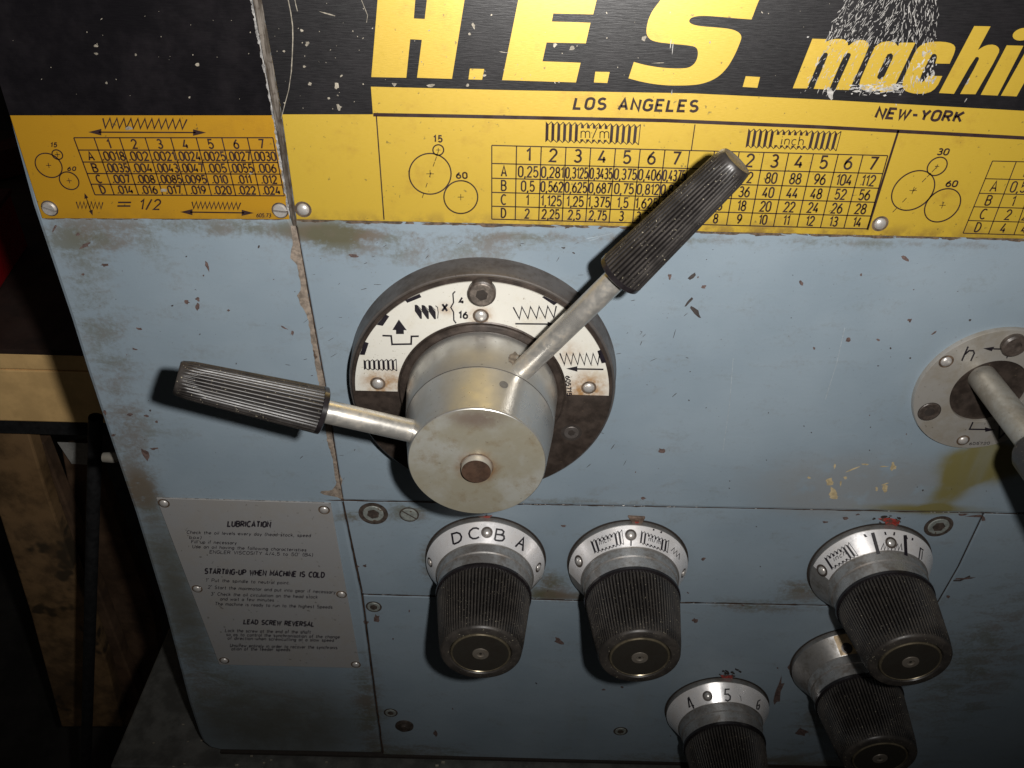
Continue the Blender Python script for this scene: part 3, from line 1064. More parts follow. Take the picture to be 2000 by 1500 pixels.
# screws set in the casing
hex_screw(729, 1003, 0, .0062, head, 1.42, ang=.3)
slot_screw(799, 1005, 0, .0050, head, -.65, 'screw_grey', .12)
hex_screw(1833, 1028, 0, .0062, head, 1.36, ang=.1)
hex_screw(730, 1185, 0, .0042, head, 1.25, ang=.4)
hex_screw(763, 1392, 0, .0040, head, 1.30, ang=.4)
hex_screw(1212, 1428, 0, .0042, head, 1.28, ang=.4)
p = B(790, 1417, 0)
mb = MB(); lathe(mb, p, [(.0068, .0002), (.0068, -.0008), (.0055, -.0012), (.0035, -.0012), (.0032, -.0032), (0, -.0034)], 28)
weld(mb.build('drain_screw', MT['screw_dark'], head))
# end bolt on the left side of the end cover
bz = B(200, 893, .03).z
mb = MB()
fr, L = rod_frame((xe + .004, .03, bz), (B(189, 893, .03).x, .03, bz))
lathe(mb, None, [(.0034, 0), (.0034, L * .72), (.0030, L * .88), (0, L * .92)], 20, frame=fr)
weld(mb.build('side_bolt', MT['dull'], head))
# red index pointers above the knobs
def pointer(px, block, redtri):
    if block:
        mb = MB(); prism_px(mb, block, -.0016, .0002); mb.build('index_block', MT['pointer'], head, bevel=.0003)
        f = onplane(-.0018)
    else:
        f = onplane(-.0002)
    ik = Ink(f); ik.poly(redtri)
    ik.build('index_pointer', MT['red'], head)
pointer(0, None, [(934, 1008), (962, 1006), (948, 1020)])
pointer(0, [(1226, 1006), (1260, 1008), (1254, 1018), (1247, 1027), (1240, 1026)], [(1239, 1016), (1249, 1016), (1246, 1025), (1242, 1025)])
pointer(0, None, [(1714, 1013), (1735, 1011), (1758, 1016), (1756, 1024), (1745, 1031), (1733, 1030), (1728, 1020)])
pointer(0, None, [(1406, 1318), (1433, 1319), (1427, 1334), (1419, 1335)])
mb = MB()
for x, y, w, h in ((1738, 1014, 52, 22), (1421, 1318, 50, 18), (948, 1013, 40, 14)):
    for i in range(14):
        flake(mb, (x + random.gauss(0, w / 4), y + random.gauss(0, h / 4)), onplane(-.00012), random.uniform(4, 14), random.uniform(2, 5), random.uniform(-.6, .6), 8, .4)
mb.build('pointer_smudge', MT['gap'], head)

# ================================================================== LEFT CHART PLATE
TP = .0009
chart = thing('chart_plate', B(300, 320, 0), 'black and gold plate with a feed chart of decimals starting .0018, left of the seam', 'data plate', 'printed machine plates')
ztop = zt - .012
mb = MB()
a = [(B(x, y).x, B(x, y).z) for x, y in [(-52, -40), (-2, 150), (21, 224), (84, 425), (566, 427), (533, 224), (491, 0)]]
a[0] = (a[0][0], ztop)
a.append((B(483, -40).x, ztop))
prism(mb, a, -TP, .0002)
mb.build('plate_sheet', MT['gold'], chart, bevel=.0002)
mb = MB()
prism(mb, [a[0], a[1], a[2], a[5], a[6], a[7]], -TP - .00006, -TP + .0002)
mb.build('black_band', MT['black_old'], chart)
fp = onplane(-TP - .00008)
ik = Ink(fp)
q = ik.quad((144, 269), (533, 269), (185.5, 380.5), (555.5, 382.5))
c0 = (525 - 412) / 1111
cols = [0] + [c0 + (1 - c0) * i / 7 for i in range(8)]
rows = [0, .216, .426, .627, .814, 1]
T = {}
rowsd = [list('1234567'), ['.0018', '.002', '.0021', '.0024', '.0025', '.0027', '.0030'], ['.0035', '.004', '.0043', '.0047', '.005', '.0055', '.006'],
         ['.007', '.008', '.0085', '.0095', '.010', '.011', '.012'], ['.014', '.016', '.017', '.019', '.020', '.022', '.024']]
for r, rw in enumerate(rowsd):
    for c, s in enumerate(rw):
        T[(c + 1, r)] = s
for r, s in enumerate('ABCD'):
    T[(0, r + 1)] = s
ik.table(q, cols, rows, 2.3, T, .70, 3.1, .95)
ik.zigzag((199, 250), (363, 252), (2, -19), 12, 3.3, 1)
ik.arrow((172, 258), (403, 259), 2.6, 26, 6.5, True)
ik.zigzag((149, 407), (201, 408), (0, -13), 7, 2.3, 1)
ik.arrow((165, 377), (181, 421), 1.8, 11, 4, True)
ik.text('=', (228, 409), (32, 0), (4, -22), 3.2)
ik.text('1/2', (273, 409), (22, 0), (3, -19), 3.2, gap=.3)
ik.zigzag((374, 407), (469, 409), (1, -13), 11, 2.6, 1)
ik.arrow((352, 414), (496, 416), 2.6, 24, 6, True)
ik.text('605.73', (501, 424), (7, .1), (.8, -7), 1.5, gap=.25)
for (cx, cy, r) in ((95, 323, 25.5), (112, 302, 10), (135, 353, 18.5)):
    ik.circle(cx, cy, r, r * .93, 2.4, skew=-.28)
    s = 5
    ik.line([(cx - s, cy), (cx + s, cy)], 1.3); ik.line([(cx - 1, cy - s), (cx + 1, cy + s)], 1.3)
ik.text('15', (99, 287), (10, 0), (1, -8), 2.2, gap=.35)
ik.text('60', (132, 333), (11, 0), (1, -7), 2.2, gap=.35)
ik.build('chart_lettering', MT['ink'], chart)
slot_screw(97, 407, -TP, .0033, chart, -.35)
slot_screw(547, 411, -TP, .0033, chart, -.1)
# bright cut edge along the right side of the plate
fe = onplane(-TP - .0001)
ik = Ink(fe)
ik.line([(486 + random.uniform(-1, 1) * 0, -36), (491.5, 0), (500, 45), (533.5, 224), (566.5, 427)], 2.2)
for i in range(40):
    y = random.uniform(-20, 420)
    x = np.interp(y, [-36, 0, 224, 427], [486, 491.5, 533.5, 566.5])
    flake(ik.mb, (x - 1, y), fe, random.uniform(3, 6), random.uniform(6, 22), -.17, 7, .4)
ik.build('cut_edge', MT['bright_edge'], chart)

# bare edge of the casing between the two plates
mb = MB()
e0 = [(489, -36), (494, 0), (535.5, 224), (568.5, 427), (573, 441)]
e1 = [(506, -36), (511, 0), (550, 224), (578.5, 427), (579, 441)]
fz2 = onplane(-.0007)
ys = [-36 + 477 * i / 60 for i in range(61)]
v = [fz2(np.interp(y, [p[1] for p in e0], [p[0] for p in e0]), y) for y in ys] + [fz2(np.interp(y, [p[1] for p in e1], [p[0] for p in e1]) + random.uniform(-.7, .7), y) for y in ys]
mb.add(v, [(i, i + 1, 61 + i + 1, 61 + i) for i in range(60)])
o = mb.build('edge_strip', MT['edge_metal'], head, label='scraped bare metal strip between the two big plates')

# ================================================================== RIGHT NAME PLATE
name = thing('name_plate', B(1300, 250, 0), 'large black and yellow plate with big slanted letters above thread tables, right of the seam', 'name plate', 'printed machine plates')
mb = MB()
BOT = [(580, 427), (1231, 441), (1377, 451), (2000, 465)]
a = [(B(x, y).x, B(x, y).z) for x, y in [(551.5, 224), (580, 427)] + BOT[1:]]
zz = a[-1][1]
xR = B(2230, 300).x
outer = [(B(508, -40).x, ztop), (B(512, 0).x, B(512, 0).z)] + a + [(xR, zz - .0005), (xR, ztop)]
prism(mb, outer, -TP, .0002)
mb.build('plate_sheet', MT['yellow'], name, bevel=.0002)
LT = [(725, 168), (1000, 175), (1350, 181), (1600, 193), (1996, 215)]     # lower edge of the black field
mb = MB()
xRb = xR - .0005
blk = [(B(508.5, -40).x, ztop - .0002), (B(512.5, 0).x, B(512.5, 0).z), (B(551.8, 222).x, B(551.8, 222).z), (B(729, 222).x, B(729, 222).z)]
blk += [(B(x, y).x, B(x, y).z) for x, y in LT] + [(xRb, B(1996, 217).z - .0005), (xRb, ztop - .0002)]
prism(mb, blk, -TP - .00006, -TP + .0002)
mb.build('black_field', MT['black_print'], name)

fy = onplane(-TP - .00012)
ik = Ink(fy)
z2 = lambda *p: [(650 + .35 * x, .35 * y) for x, y in p]
z3 = lambda *p: [(1300 + .35 * x, .35 * y) for x, y in p]
zm = lambda *p: [(1520 + .24 * x, 40 + .24 * y) for x, y in p]
ik.poly(z2((250, 0), (262, -95), (468, -95), (460, 0), (452, 103), (513, 106), (525, 0), (535, -95), (752, -95), (735, 0), (665, 440), (470, 434), (497, 222), (432, 219), (410, 434), (215, 430)))
ik.poly(z2((765, 383), (845, 385), (833, 445), (757, 443)))
ik.poly(z2((1035, 0), (1056, -90), (1492, -80), (1472, 0), (1453, 80), (1230, 75), (1222, 120), (1438, 127), (1412, 242), (1193, 237), (1170, 342), (1383, 350), (1357, 460), (945, 447)))
ik.poly(z2((1465, 400), (1545, 402), (1532, 463), (1457, 460)))
def smooth(pts, it=2):
    for _ in range(it):
        out = []
        n = len(pts)
        for i in range(n):
            a, b = pts[i], pts[(i + 1) % n]
            c = pts[i - 1]
            # keep sharp corners that are flagged by doubling
            out += [(a[0] * .75 + b[0] * .25, a[1] * .75 + b[1] * .25), (a[0] * .25 + b[0] * .75, a[1] * .25 + b[1] * .75)]
        pts = out
    return pts
ik.poly(smooth([(1238, 121), (1238, 121), (1262, 127.7), (1297, 133), (1335, 134), (1349, 131), (1359.5, 121), (1364, 105), (1361, 92), (1345.5, 88.5), (1317, 86), (1280, 82), (1266, 75), (1261, 60), (1269, 28), (1290, 0), (1312, -28), (1312, -28), (1497, -28), (1497, -28), (1482, 0), (1468, 38), (1468, 38),
         (1440, 36), (1405, 32.5), (1370, 30.5), (1352.5, 33), (1345.5, 39), (1347, 45.5), (1363, 51), (1405, 54), (1429.5, 57), (1443.5, 63), (1449, 72), (1445, 84), (1435, 108), (1419, 135), (1398, 154), (1370, 164.5), (1342, 167), (1300, 167), (1262, 162), (1227.5, 153), (1227.5, 153)], 2))
ik.poly(z3((447, 425), (527, 430), (512, 490), (430, 485)))
ik.poly(smooth(zm((118, 552), (118, 552), (278, 148), (278, 148), (392, 152), (392, 152), (388, 176), (440, 150), (530, 150), (568, 175), (566, 213), (620, 165), (690, 155), (735, 180), (738, 220), (600, 520), (575, 566), (575, 566), (465, 563), (465, 563), (590, 290), (590, 268), (565, 262), (535, 280), (415, 562), (415, 562), (288, 556), (288, 556), (405, 285), (400, 262), (375, 262), (350, 285), (235, 553), (235, 553)), 1))
ik.poly(zm((660, 520), (670, 480), (760, 270), (790, 210), (840, 178), (900, 168), (950, 180), (975, 210), (992, 180), (1117, 180), (950, 530), (930, 575), (835, 585), (815, 560), (760, 575), (700, 570), (667, 548), (660, 520),
           (804, 460), (815, 482), (840, 478), (865, 450), (930, 310), (935, 285), (920, 266), (890, 275), (870, 310), (804, 460)))
ik.poly(smooth(zm((1010, 520), (1020, 470), (1100, 280), (1140, 215), (1200, 180), (1290, 170), (1390, 178), (1440, 205), (1440, 250), (1395, 352), (1395, 352), (1278, 350), (1278, 350), (1295, 290), (1275, 268), (1245, 280), (1150, 470), (1155, 500), (1180, 502), (1215, 450), (1215, 450), (1335, 452), (1335, 452), (1290, 545), (1225, 592), (1120, 598), (1045, 580), (1015, 555)), 1))
ik.poly(smooth(zm((1308, 590), (1308, 590), (1595, 45), (1595, 45), (1728, 48), (1728, 48), (1625, 240), (1625, 240), (1690, 200), (1760, 195), (1800, 225), (1795, 270), (1605, 600), (1605, 600), (1480, 598), (1480, 598), (1635, 320), (1630, 295), (1600, 300), (1430, 597), (1430, 597)), 1))
ik.poly(zm((1648, 605), (1860, 202), (1995, 206), (1785, 611)))
ik.poly(zm((1812, 612), (2035, 212), (2160, 216), (1940, 618)))
ik.poly(zm(*[(1988 + 78 * math.cos(t * PI / 10) - 20 * math.sin(t * PI / 10), 112 + 52 * math.sin(t * PI / 10)) for t in range(20)]))
ik.build('raised_letters', MT['yellow'], name)

fp = onplane(-TP - .00008)
ik = Ink(fp)
ik.line([(729, 224), (900, 227), (1300, 235.5), (1600, 248), (2010, 270)], 7.0)          # long rule
ik.line([(735, 226), (750, 429)], 2.4)
ik.line([(1755, 254), (1694, 449)], 4.2)
ik.line([(1357.5, 243), (1350, 295)], 2.0)
ik.text('LOS ANGELES', (1121, 212), (23, .55), (4.5, -20.5), 5.2, fit=240, gap=.34)
ik.text('NEW-YORK', (1710, 229.5), (22, 1.1), (8, -18.5), 5.2, fit=166, gap=.30)
# threads
q = ik.quad((1066, 237), (1251, 243), (1065, 278), (1247, 283)); ik.thread(q, 16, (6, 10.5), 1.6)
ik.text('m/m', q(.38, .74), (25, .5), (.6, -21), 1.9, gap=.22)
q = ik.quad((1462, 251), (1643, 256.5), (1456, 289), (1633, 295)); ik.thread(q, 16, (5, 11), 1.6)
ik.text('inch', q(.38, .76), (21, .8), (3.2, -17), 1.9, gap=.24)
# twin thread table
q = ik.quad((960.5, 284), (1734, 304), (960.5, 428), (1694, 447))
cols = [i / 16 for i in range(17)]
rows = [0, .245, .445, .637, .825, 1]
mm = [list('1234567'), ['0,25', '0,281', '0,3125', '0,3435', '0,375', '0,406', '0,4375'], ['0,5', '0,562', '0,625', '0,687', '0,75', '0,812', '0,875'],
      ['1', '1,125', '1,25', '1,375', '1,5', '1,625', '1,75'], ['2', '2,25', '2,5', '2,75', '3', '3,25', '3,5']]
inch = [list('1234567'), ['64', '72', '80', '88', '96', '104', '112'], ['32', '36', '40', '44', '48', '52', '56'], ['16', '18', '20', '22', '24', '26', '28'], ['8', '9', '10', '11', '12', '13', '14']]
T, T0 = {}, {}
for r in range(5):
    for c in range(7):
        (T0 if r == 0 else T)[(c + 1, r)] = mm[r][c]
        (T0 if r == 0 else T)[(c + 9, r)] = inch[r][c]
for r, s in enumerate('ABCD'):
    T[(0, r + 1)] = s
ik.table(q, cols, rows, 2.2, T, .70, 3.1, .80)
ik.table(q, [0, 0.001], [0], 1.0, {}, .6, 2, 1)
for (ci, ri), s in T0.items():
    o_ = q((cols[ci] + cols[ci + 1]) / 2, rows[1] - .05)
    yv = q((cols[ci] + cols[ci + 1]) / 2, rows[1] - .05 - .165) - o_
    ik.text(s, o_, (25, .6), yv, 4.0, center=True)
# table at the right edge
q = ik.quad((1938.5, 314.5), (2078, 318), (1881, 455.5), (2030, 460))
cs = [i / 3 for i in range(4)]
ik.table(q, cs, [0, .245, .447, .634, .824, 1], 1.9, {(1, 0): '1', (2, 0): '2', (0, 1): 'A', (0, 2): 'B', (0, 3): 'C', (0, 4): 'D', (1, 1): '0,5', (1, 2): '1', (1, 3): '2', (1, 4): '4', (2, 1): '0,562', (2, 2): '1,125', (2, 3): '2,25', (2, 4): '4,5'}, .70, 2.8, .85)
# change gear sketches
def gears(c1, r1, c2, r2, c3, r3, asp, skew, dash):
    for (cx, cy), r in ((c1, r1), (c2, r2), (c3, r3)):
        ik.circle(cx, cy, r, r * asp, 2.6, 48, skew=skew)
        s = max(4, r * .18)
        ik.line([(cx - s, cy), (cx + s, cy)], 1.2)
        ik.line([(cx + skew * s, cy - s), (cx - skew * s, cy + s)], 1.2)
    a, b = Vector(dash[0]), Vector(dash[1])
    for i in range(9):
        if i % 2 == 0 or i in (1, 2):
            ik.line([tuple(a + (b - a) * (i / 9)), tuple(a + (b - a) * ((i + .85) / 9))], 1.3)
gears((840, 339.5), 41, (856, 293), 10.5, (900, 385), 33, .97, .0, ((856, 296), (824, 388)))
ik.text('15', (847.5, 277), (13, .2), (0, -12), 3.0, gap=.42)
ik.text('60', (892, 348), (15, .2), (-.5, -11), 3.0, gap=.3)
gears((1783.5, 372), 40, (1830.5, 325), 18.5, (1841, 401), 33.5, .97, .34, ((1828, 328), (1742, 416)))
ik.text('30', (1830, 302), (16, .4), (4.5, -11.5), 3.0, gap=.25)
ik.text('60', (1847, 364), (16, .4), (4, -11), 3.0, gap=.25)
ik.build('table_lettering', MT['ink'], name)
rivet(592, 409, -TP, .0029, name)
rivet(1719, 437, -TP, .0028, name)

# scuffs and specks on the black enamel
fs = onplane(-TP - .00017)
mb = MB()
for i in range(1500):
    t = random.random() ** .75
    y = -12 + 195 * t
    lo_, hi_ = 1655 - 95 * t, 1838 - 18 * t
    u = random.random()
    x = lo_ + (hi_ - lo_) * (random.choice((random.betavariate(1.2, 4), random.betavariate(4, 1.6), u)))
    if t > .5 and random.random() < .72:
        continue
    l = random.choice((2, 3, 5, 8, 13, 18))
    flake(mb, (x, y), fs, random.uniform(.6, 1.7), l, random.gauss(.55, .18) if x < 1760 else random.gauss(.15, .25), 5, .35)
for i in range(90):
    x, y = random.uniform(1660, 1760), 172 + random.gauss(0, 5)
    flake(mb, (x, y), fs, random.uniform(4, 16), random.uniform(1, 3.5), random.uniform(-.3, .2), 7, .5)
for i in range(40):
    flake(mb, (random.uniform(1790, 1830), random.uniform(100, 160)), fs, random.uniform(2, 5), random.uniform(3, 10), random.uniform(.2, .8), 7, .5)
for x, y, w, h, a in ((1622, 182, 10, 24, -.35), (1578, 72, 5, 3, 0), (1890, 160, 3, 14, .5), (1886, 196, 2, 10, .6), (1750, 205, 2, 5, 0), (1310, 85, 2, 22, .1), (1314, 92, 1.5, 26, .1), (1312, 180, 2, 12, .1)):
    flake(mb, (x, y), fs, w, h, a, 9, .35)
mb.build('white_scuffs', MT['scuff'], name)
mb = MB()
spots = [(662, 210, 9, 12), (600, 85, 7, 9), (658, 168, 8, 13), (605, 164, 8, 7), (642, 192, 5, 4), (590, 60, 8, 6), (640, 27, 28, 2.5), (555, 100, 6, 6), (595, 130, 5, 4), (770, 165, 10, 7), (842, 167, 16, 5), (913, 166, 6, 6), (946, 147, 6, 6), (1092, 160, 4, 4), (1084, 88, 9, 8), (1117, 94, 10, 7), (1258, 76, 8, 14), (925, 50, 6, 12), (917, 66, 5, 5), (984, 102, 18, 1.5), (1285, 123, 22, 1.5)]
for x, y, w, h in spots:
    flake(mb, (x, y), fs, w, h, random.uniform(-.4, .4), 9, .4)
for i in range(150):
    x, y = random.uniform(530, 1640), random.uniform(-10, 215)
    if x > 730 and (y > 165 or random.random() < .5):
        continue
    s = random.choice((1.0, 1.2, 1.5, 2, 2.8))
    flake(mb, (x, y), fs, s, s * random.uniform(.8, 2.0), random.uniform(-1, 1), 6, .4)
mb.build('pale_specks', MT['glint'], name)
ik = Ink(fs)
pts = [(560, -20), (563, 0), (568, 25), (571.5, 50), (572, 75), (571, 105), (569, 140), (564, 175), (556, 205), (549, 232)]
ik.line(pts[:7], 1.9); ik.line(pts[6:], 1.3)
ik.line([(574, -10), (578, 10), (581, 22)], 1.4)
ik.line([(706, 0), (718, 30), (716, 44)], 1.0)
ik.build('curved_scratch', MT['glint'], name)
fsl = onplane(-TP - .0001)
mb = MB()
for i in range(24):
    x, y = random.uniform(10, 490), random.uniform(-10, 215)
    s = random.choice((1.0, 1.3, 1.6, 2.4))
    flake(mb, (x, y), fsl, s, s * random.uniform(.8, 2.0), random.uniform(-1, 1), 6, .4)
for x, y, w, h in ((187, 90, 8, 5), (189, 105, 9, 4), (265, 107, 5, 4), (208, 162, 4, 6), (386, 126, 8, 8), (370, 190, 4, 4), (252, 251, 12, 7), (320, 372, 14, 6), (490, 339, 8, 3)):
    flake(mb, (x, y), fsl, w, h, random.uniform(-.4, .4), 8, .4)
mb.build('pale_specks', MT['glint'], chart)

# ================================================================== INSTRUCTION PLATE
ins = thing('instruction_plate', B(510, 1130, 0), 'dull grey riveted instruction plate with three paragraphs headed LUBRICATION, below the left lever', 'data plate', 'printed machine plates')
mb = MB()
prism_px(mb, [(306, 971), (646, 981), (704, 1303), (429, 1296)], -TP, .0002)
mb.build('plate_sheet', MT['grey_plate'], ins, bevel=.00025)
fi = onplane(-TP - .00006)
ik = Ink(fi)
def zt6(x, y):
    return (250 + .275 * x, 940 + .275 * y)
def head_(s, x0, x1, y, dy, h, w):
    a, b = Vector(zt6(x0, y)), Vector(zt6(x1, y + dy))
    ik.text(s, a, (b - a).normalized() * h, (1.2, -h), w, fit=(b - a).length, gap=.26)
head_('LUBRICATION', 708, 1010, 320, 5, 10, 3.1)
head_('STARTING-UP WHEN MACHINE IS COLD', 545, 1392, 655, 28, 9.5, 2.9)
head_('LEAD SCREW REVERSAL', 822, 1318, 1012, 18, 8, 2.6)
for s, x0, x1, y, dy in (('Check the oil levels every day (head-stock, speed', 418, 1296, 372, 24), ('box)', 436, 520, 408, 2), ('Fill up if necessary', 450, 770, 440, 8),
                         ('Use an oil having the following characteristies', 458, 1265, 474, 24), ("ENGLER VISCOSITY 4/4,5 to 50' (B4)", 580, 1312, 512, 22),
                         ("1' Put the spindle to neutral point", 552, 1138, 712, 20), ("2' Start the mainmotor and put into gear if necessary", 568, 1472, 762, 36), ("3' Check the oil circulation on the head stock", 588, 1345, 810, 22), ('and wait a few minutes', 655, 1035, 846, 8),
                         ('The machine is ready to run to the highest Speeds', 618, 1450, 880, 24), ('Lock the screw at the end of the shaft', 690, 1296, 1070, 12), ('so as to control the synchronisation of the change', 698, 1502, 1098, 18), ('of direction when screwcutting at a slow speed', 708, 1460, 1124, 16),
                         ('Unscrew entirely in order to recover the synchronis', 725, 1485, 1176, 16), ('ation of the feeder speeds', 735, 1150, 1200, 6)):
    a, b = Vector(zt6(x0, y)), Vector(zt6(x1, y + dy))
    ik.text(s, a, (b - a).normalized() * 5.5, (.8, -6.0), 1.15, fit=(b - a).length, gap=.22)
ik.build('lettering', MT['plate_ink'], ins)
for x, y in ((320, 983), (633, 996), (385, 1150), (667, 1161), (438, 1290), (695, 1298)):
    rivet(x, y, -TP, .0026, ins)
mb = MB()
for i in range(60):
    x, y = random.uniform(316, 640), 975 + random.uniform(-1, 1)
    flake(mb, (x, np.interp(x, [306, 646], [970.5, 980.5]) + 1), onplane(-TP - .0001), random.uniform(5, 24), 1.5, .03, 6, .4)
mb.build('bright_edge', MT['bright_edge'], ins)

# ================================================================== LEVER FLANGE
HX, HZ = -.0424 * S, -.6987 * S + ZC
U = lambda v: v * S
hc = Vector((HX, 0, HZ))
flg = thing('lever_flange', hc, 'dark round iron flange behind the big hub with a white half-ring index plate', 'flange')
mb = MB()
lathe(mb, hc, [(U(.1935), .0004), (U(.1915), -.0012), (U(.1893), -U(.031)), (U(.1875), -U(.036)), (U(.1858), -U(.0365)), (U(.1850), -U(.0385)), (U(.1835), -U(.040)), (U(.1185), -U(.040)), (U(.1165), -U(.0415)), (U(.1160), -U(.0455)), (U(.1145), -U(.0470)), (U(.109), -U(.0485)), (U(.1070), -U(.0470)), (U(.05), -U(.047))], 120)
o = weld(mb.build('flange_body', [MT['flange'], MT['flange_rim']], flg), sharp=25)
for p in o.data.polygons:
    c = p.center
    if math.hypot(c.x, c.z) > U(.1852):
        p.material_index = 1
# white half ring plate with straight lower ends
yp = -U(.040)
mb = MB()
zch = B(781, 763, yp).z - HZ
zch2 = B(1190, 771, yp).z - HZ
ro, ri = U(.1790), U(.1195)
def halfring(y, y1, ro, ri, mb):
    ao0, ao1 = math.asin(zch2 / ro), PI - math.asin(zch / ro)
    ai0, ai1 = math.asin(zch2 / ri), PI - math.asin(zch / ri)
    n = 72
    v = []
    for yy in (y, y1):
        v += [hc + Vector((ro * math.cos(ao0 + (ao1 - ao0) * i / n), yy, ro * math.sin(ao0 + (ao1 - ao0) * i / n))) for i in range(n + 1)]
        v += [hc + Vector((ri * math.cos(ai0 + (ai1 - ai0) * i / n), yy, ri * math.sin(ai0 + (ai1 - ai0) * i / n))) for i in range(n + 1)]
    m = n + 1
    f = [(i, i + 1, m + i + 1, m + i) for i in range(n)]
    f += [(2 * m + i + 1, 2 * m + i, i, i + 1) for i in range(n)] + [(m + i, m + i + 1, 3 * m + i + 1, 3 * m + i) for i in range(n)]
    f += [(0, m, 3 * m, 2 * m), (n, 2 * m + n, 3 * m + n, m + n)]
    mb.add(v, f)
halfring(yp - .0008, yp + .0002, ro, ri, mb)
ipl = mb.build('index_plate', MT['white_plate'], flg)
bm = bmesh.new(); bm.from_mesh(ipl.data); bmesh.ops.recalc_face_normals(bm, faces=bm.faces); bm.to_mesh(ipl.data); bm.free()
yi = yp - .00086
ik = Ink(onplane(yi))
z4 = lambda *p: [(650 + .3 * x, 480 + .3 * y) for x, y in p]
Z4 = lambda x, y: (650 + .3 * x, 480 + .3 * y)
for pl in (((470, 355), (565, 313), (577, 335), (485, 372)), ((285, 515), (345, 447), (368, 460), (325, 522)), ((175, 710), (207, 625), (234, 633), (208, 711)), ((955, 233), (978, 233), (978, 256), (955, 256)), ((1362, 335), (1375, 327), (1462, 372), (1440, 388)), ((1722, 686), (1745, 676), (1782, 760), (1750, 766))):
    ik.poly(z4(*pl))
q = ik.quad(Z4(200, 742), Z4(412, 738), Z4(203, 808), Z4(417, 815)); ik.thread(q, 7, None, 1.6)
q = ik.quad(Z4(533, 385), Z4(668, 390), Z4(535, 475), Z4(672, 478))
for i in range(3):
    x0 = i / 3
    ik.poly([q(x0, .0), q(x0 + .09, -.02), q(x0 + .33, .45), q(x0 + .33, 1.0), q(x0 + .25, 1.0), q(x0, .45)])
    ik.line([q(x0 + .12, .02), q(x0 + .33, .35)], 1.2)
ik.line([q(1, .0), q(1.1, .12), q(1.12, .5), q(1.08, .95)], 1.6)
ik.text('X', Z4(712, 425), (18, 0), (.5, -13.5), 4.2)
ik.line(z4((797, 297), (782, 312), (786, 370), (768, 402), (786, 432), (788, 485), (803, 505)), 2.6)
ik.text('4', Z4(825, 375), (15, .2), (.3, -11.5), 3.4)
ik.text('16', Z4(822, 472), (15, .2), (.3, -12.5), 3.4, gap=.3)
ik.poly(z4((430, 480), (482, 550), (462, 549), (463, 575), (412, 575), (411, 549), (388, 548)))
ik.line(z4((323, 585), (380, 587), (386, 642), (510, 640), (512, 590), (560, 589)), 3.4)
ik.zigzag(Z4(1175, 400), Z4(1455, 392), (3.5, 23), 5, 2.8)
ik.line(z4((1188, 508), (1400, 510)), 3.0)
ik.poly(z4((1398, 494), (1440, 510), (1398, 526)))
ik.zigzag(Z4(1478, 700), Z4(1738, 702), (2.5, 22), 6, 2.8)
ik.line(z4((1590, 802), (1762, 805)), 3.0)
ik.poly(z4((1518, 800), (1592, 784), (1592, 820)))
ik.text('605715', Z4(1516, 850), (0.8, 9), (8, -.6), 2.2, gap=.26)
ik.build('index_lettering', MT['blackink'], ipl)
for x, y in ((738, 749), (939, 617), (1150, 757)):
    rivet(x, y, yp - .0008, .0029, ipl)
# the two socket screws of the flange
p = B(941, 575, yp - .0040) + Vector((0, .003, 0))
mb = MB()
lathe(mb, p, [(.0066, .0008), (.0066, -.0028), (.0058, -.0034)], 32)
o = mb.build('bolt_head', MT['screw_dark'], flg)
weld(o)
hex_screw(0, 0, 0, .0058, flg, 0, ('screw_worn', 'gap'), proud=.0, ang=.3, sock=.52, at=p + Vector((0, -.00345, 0)))
hex_screw(1116, 845, yp, .0040, flg, 1.35, ('flange_rim', 'gap'), proud=.0, ang=.3, sock=.5)

# ================================================================== TWO LEVERS ON THE HUB
def rodlever(root, a, b, r, t_in, r_in, r_tip, nrib, grip_label=None):
    """shaft from a to b with a fluted tapering grip on its outer end, starting at fraction t_in"""
    fr, L = rod_frame(a, b)
    mb = MB()
    lathe(mb, None, [(r * .96, -r * .8), (r, 0), (r, L * t_in + .004), (0, L * t_in + .004)], 32, frame=fr)
    arm = weld(mb.build('lever_arm', MT['rod'], root))
    g0, g1 = L * t_in, L
    lg = g1 - g0
    n = nrib * 8
    def rip(i, h):
        if h < g0 + lg * .035 or h > g1 - lg * .05:
            return 0
        ph = (i % 8) / 8
        return .062 * (abs(math.sin(PI * ph)) - .62)
    prof = [(r_in * .985, g0 + lg * .040)]
    for k in range(9):
        t = .045 + .87 * k / 8
        prof.append((r_in + (r_tip - r_in) * t, g0 + lg * t))
    prof += [(r_tip * 1.0, g0 + lg * .955), (r_tip * .96, g0 + lg * .985), (r_tip * .86, g0 + lg)]
    mb = MB()
    lathe(mb, None, prof, n, frame=fr, ripple=rip)
    gr = weld(mb.build('grip', MT['grip'], arm, grip_label), sharp=60)
    mb = MB()
    lathe(mb, None, [(r, g0 - lg * .002), (r_in * .93, g0 - lg * .002), (r_in * 1.02, g0 + lg * .006), (r_in * 1.02, g0 + lg * .038), (r_in * .95, g0 + lg * .042)], 64, frame=fr)
    weld(mb.build('grip_collar', MT['shiny_black'], gr))
    mb = MB()
    lathe(mb, None, [(r_tip * .87, g1 - .0001), (r_tip * .83, g1 - lg * .004), (0, g1 - lg * .004)], 48, frame=fr)
    weld(mb.build('grip_end', MT['cap_screw'], gr))
    return arm


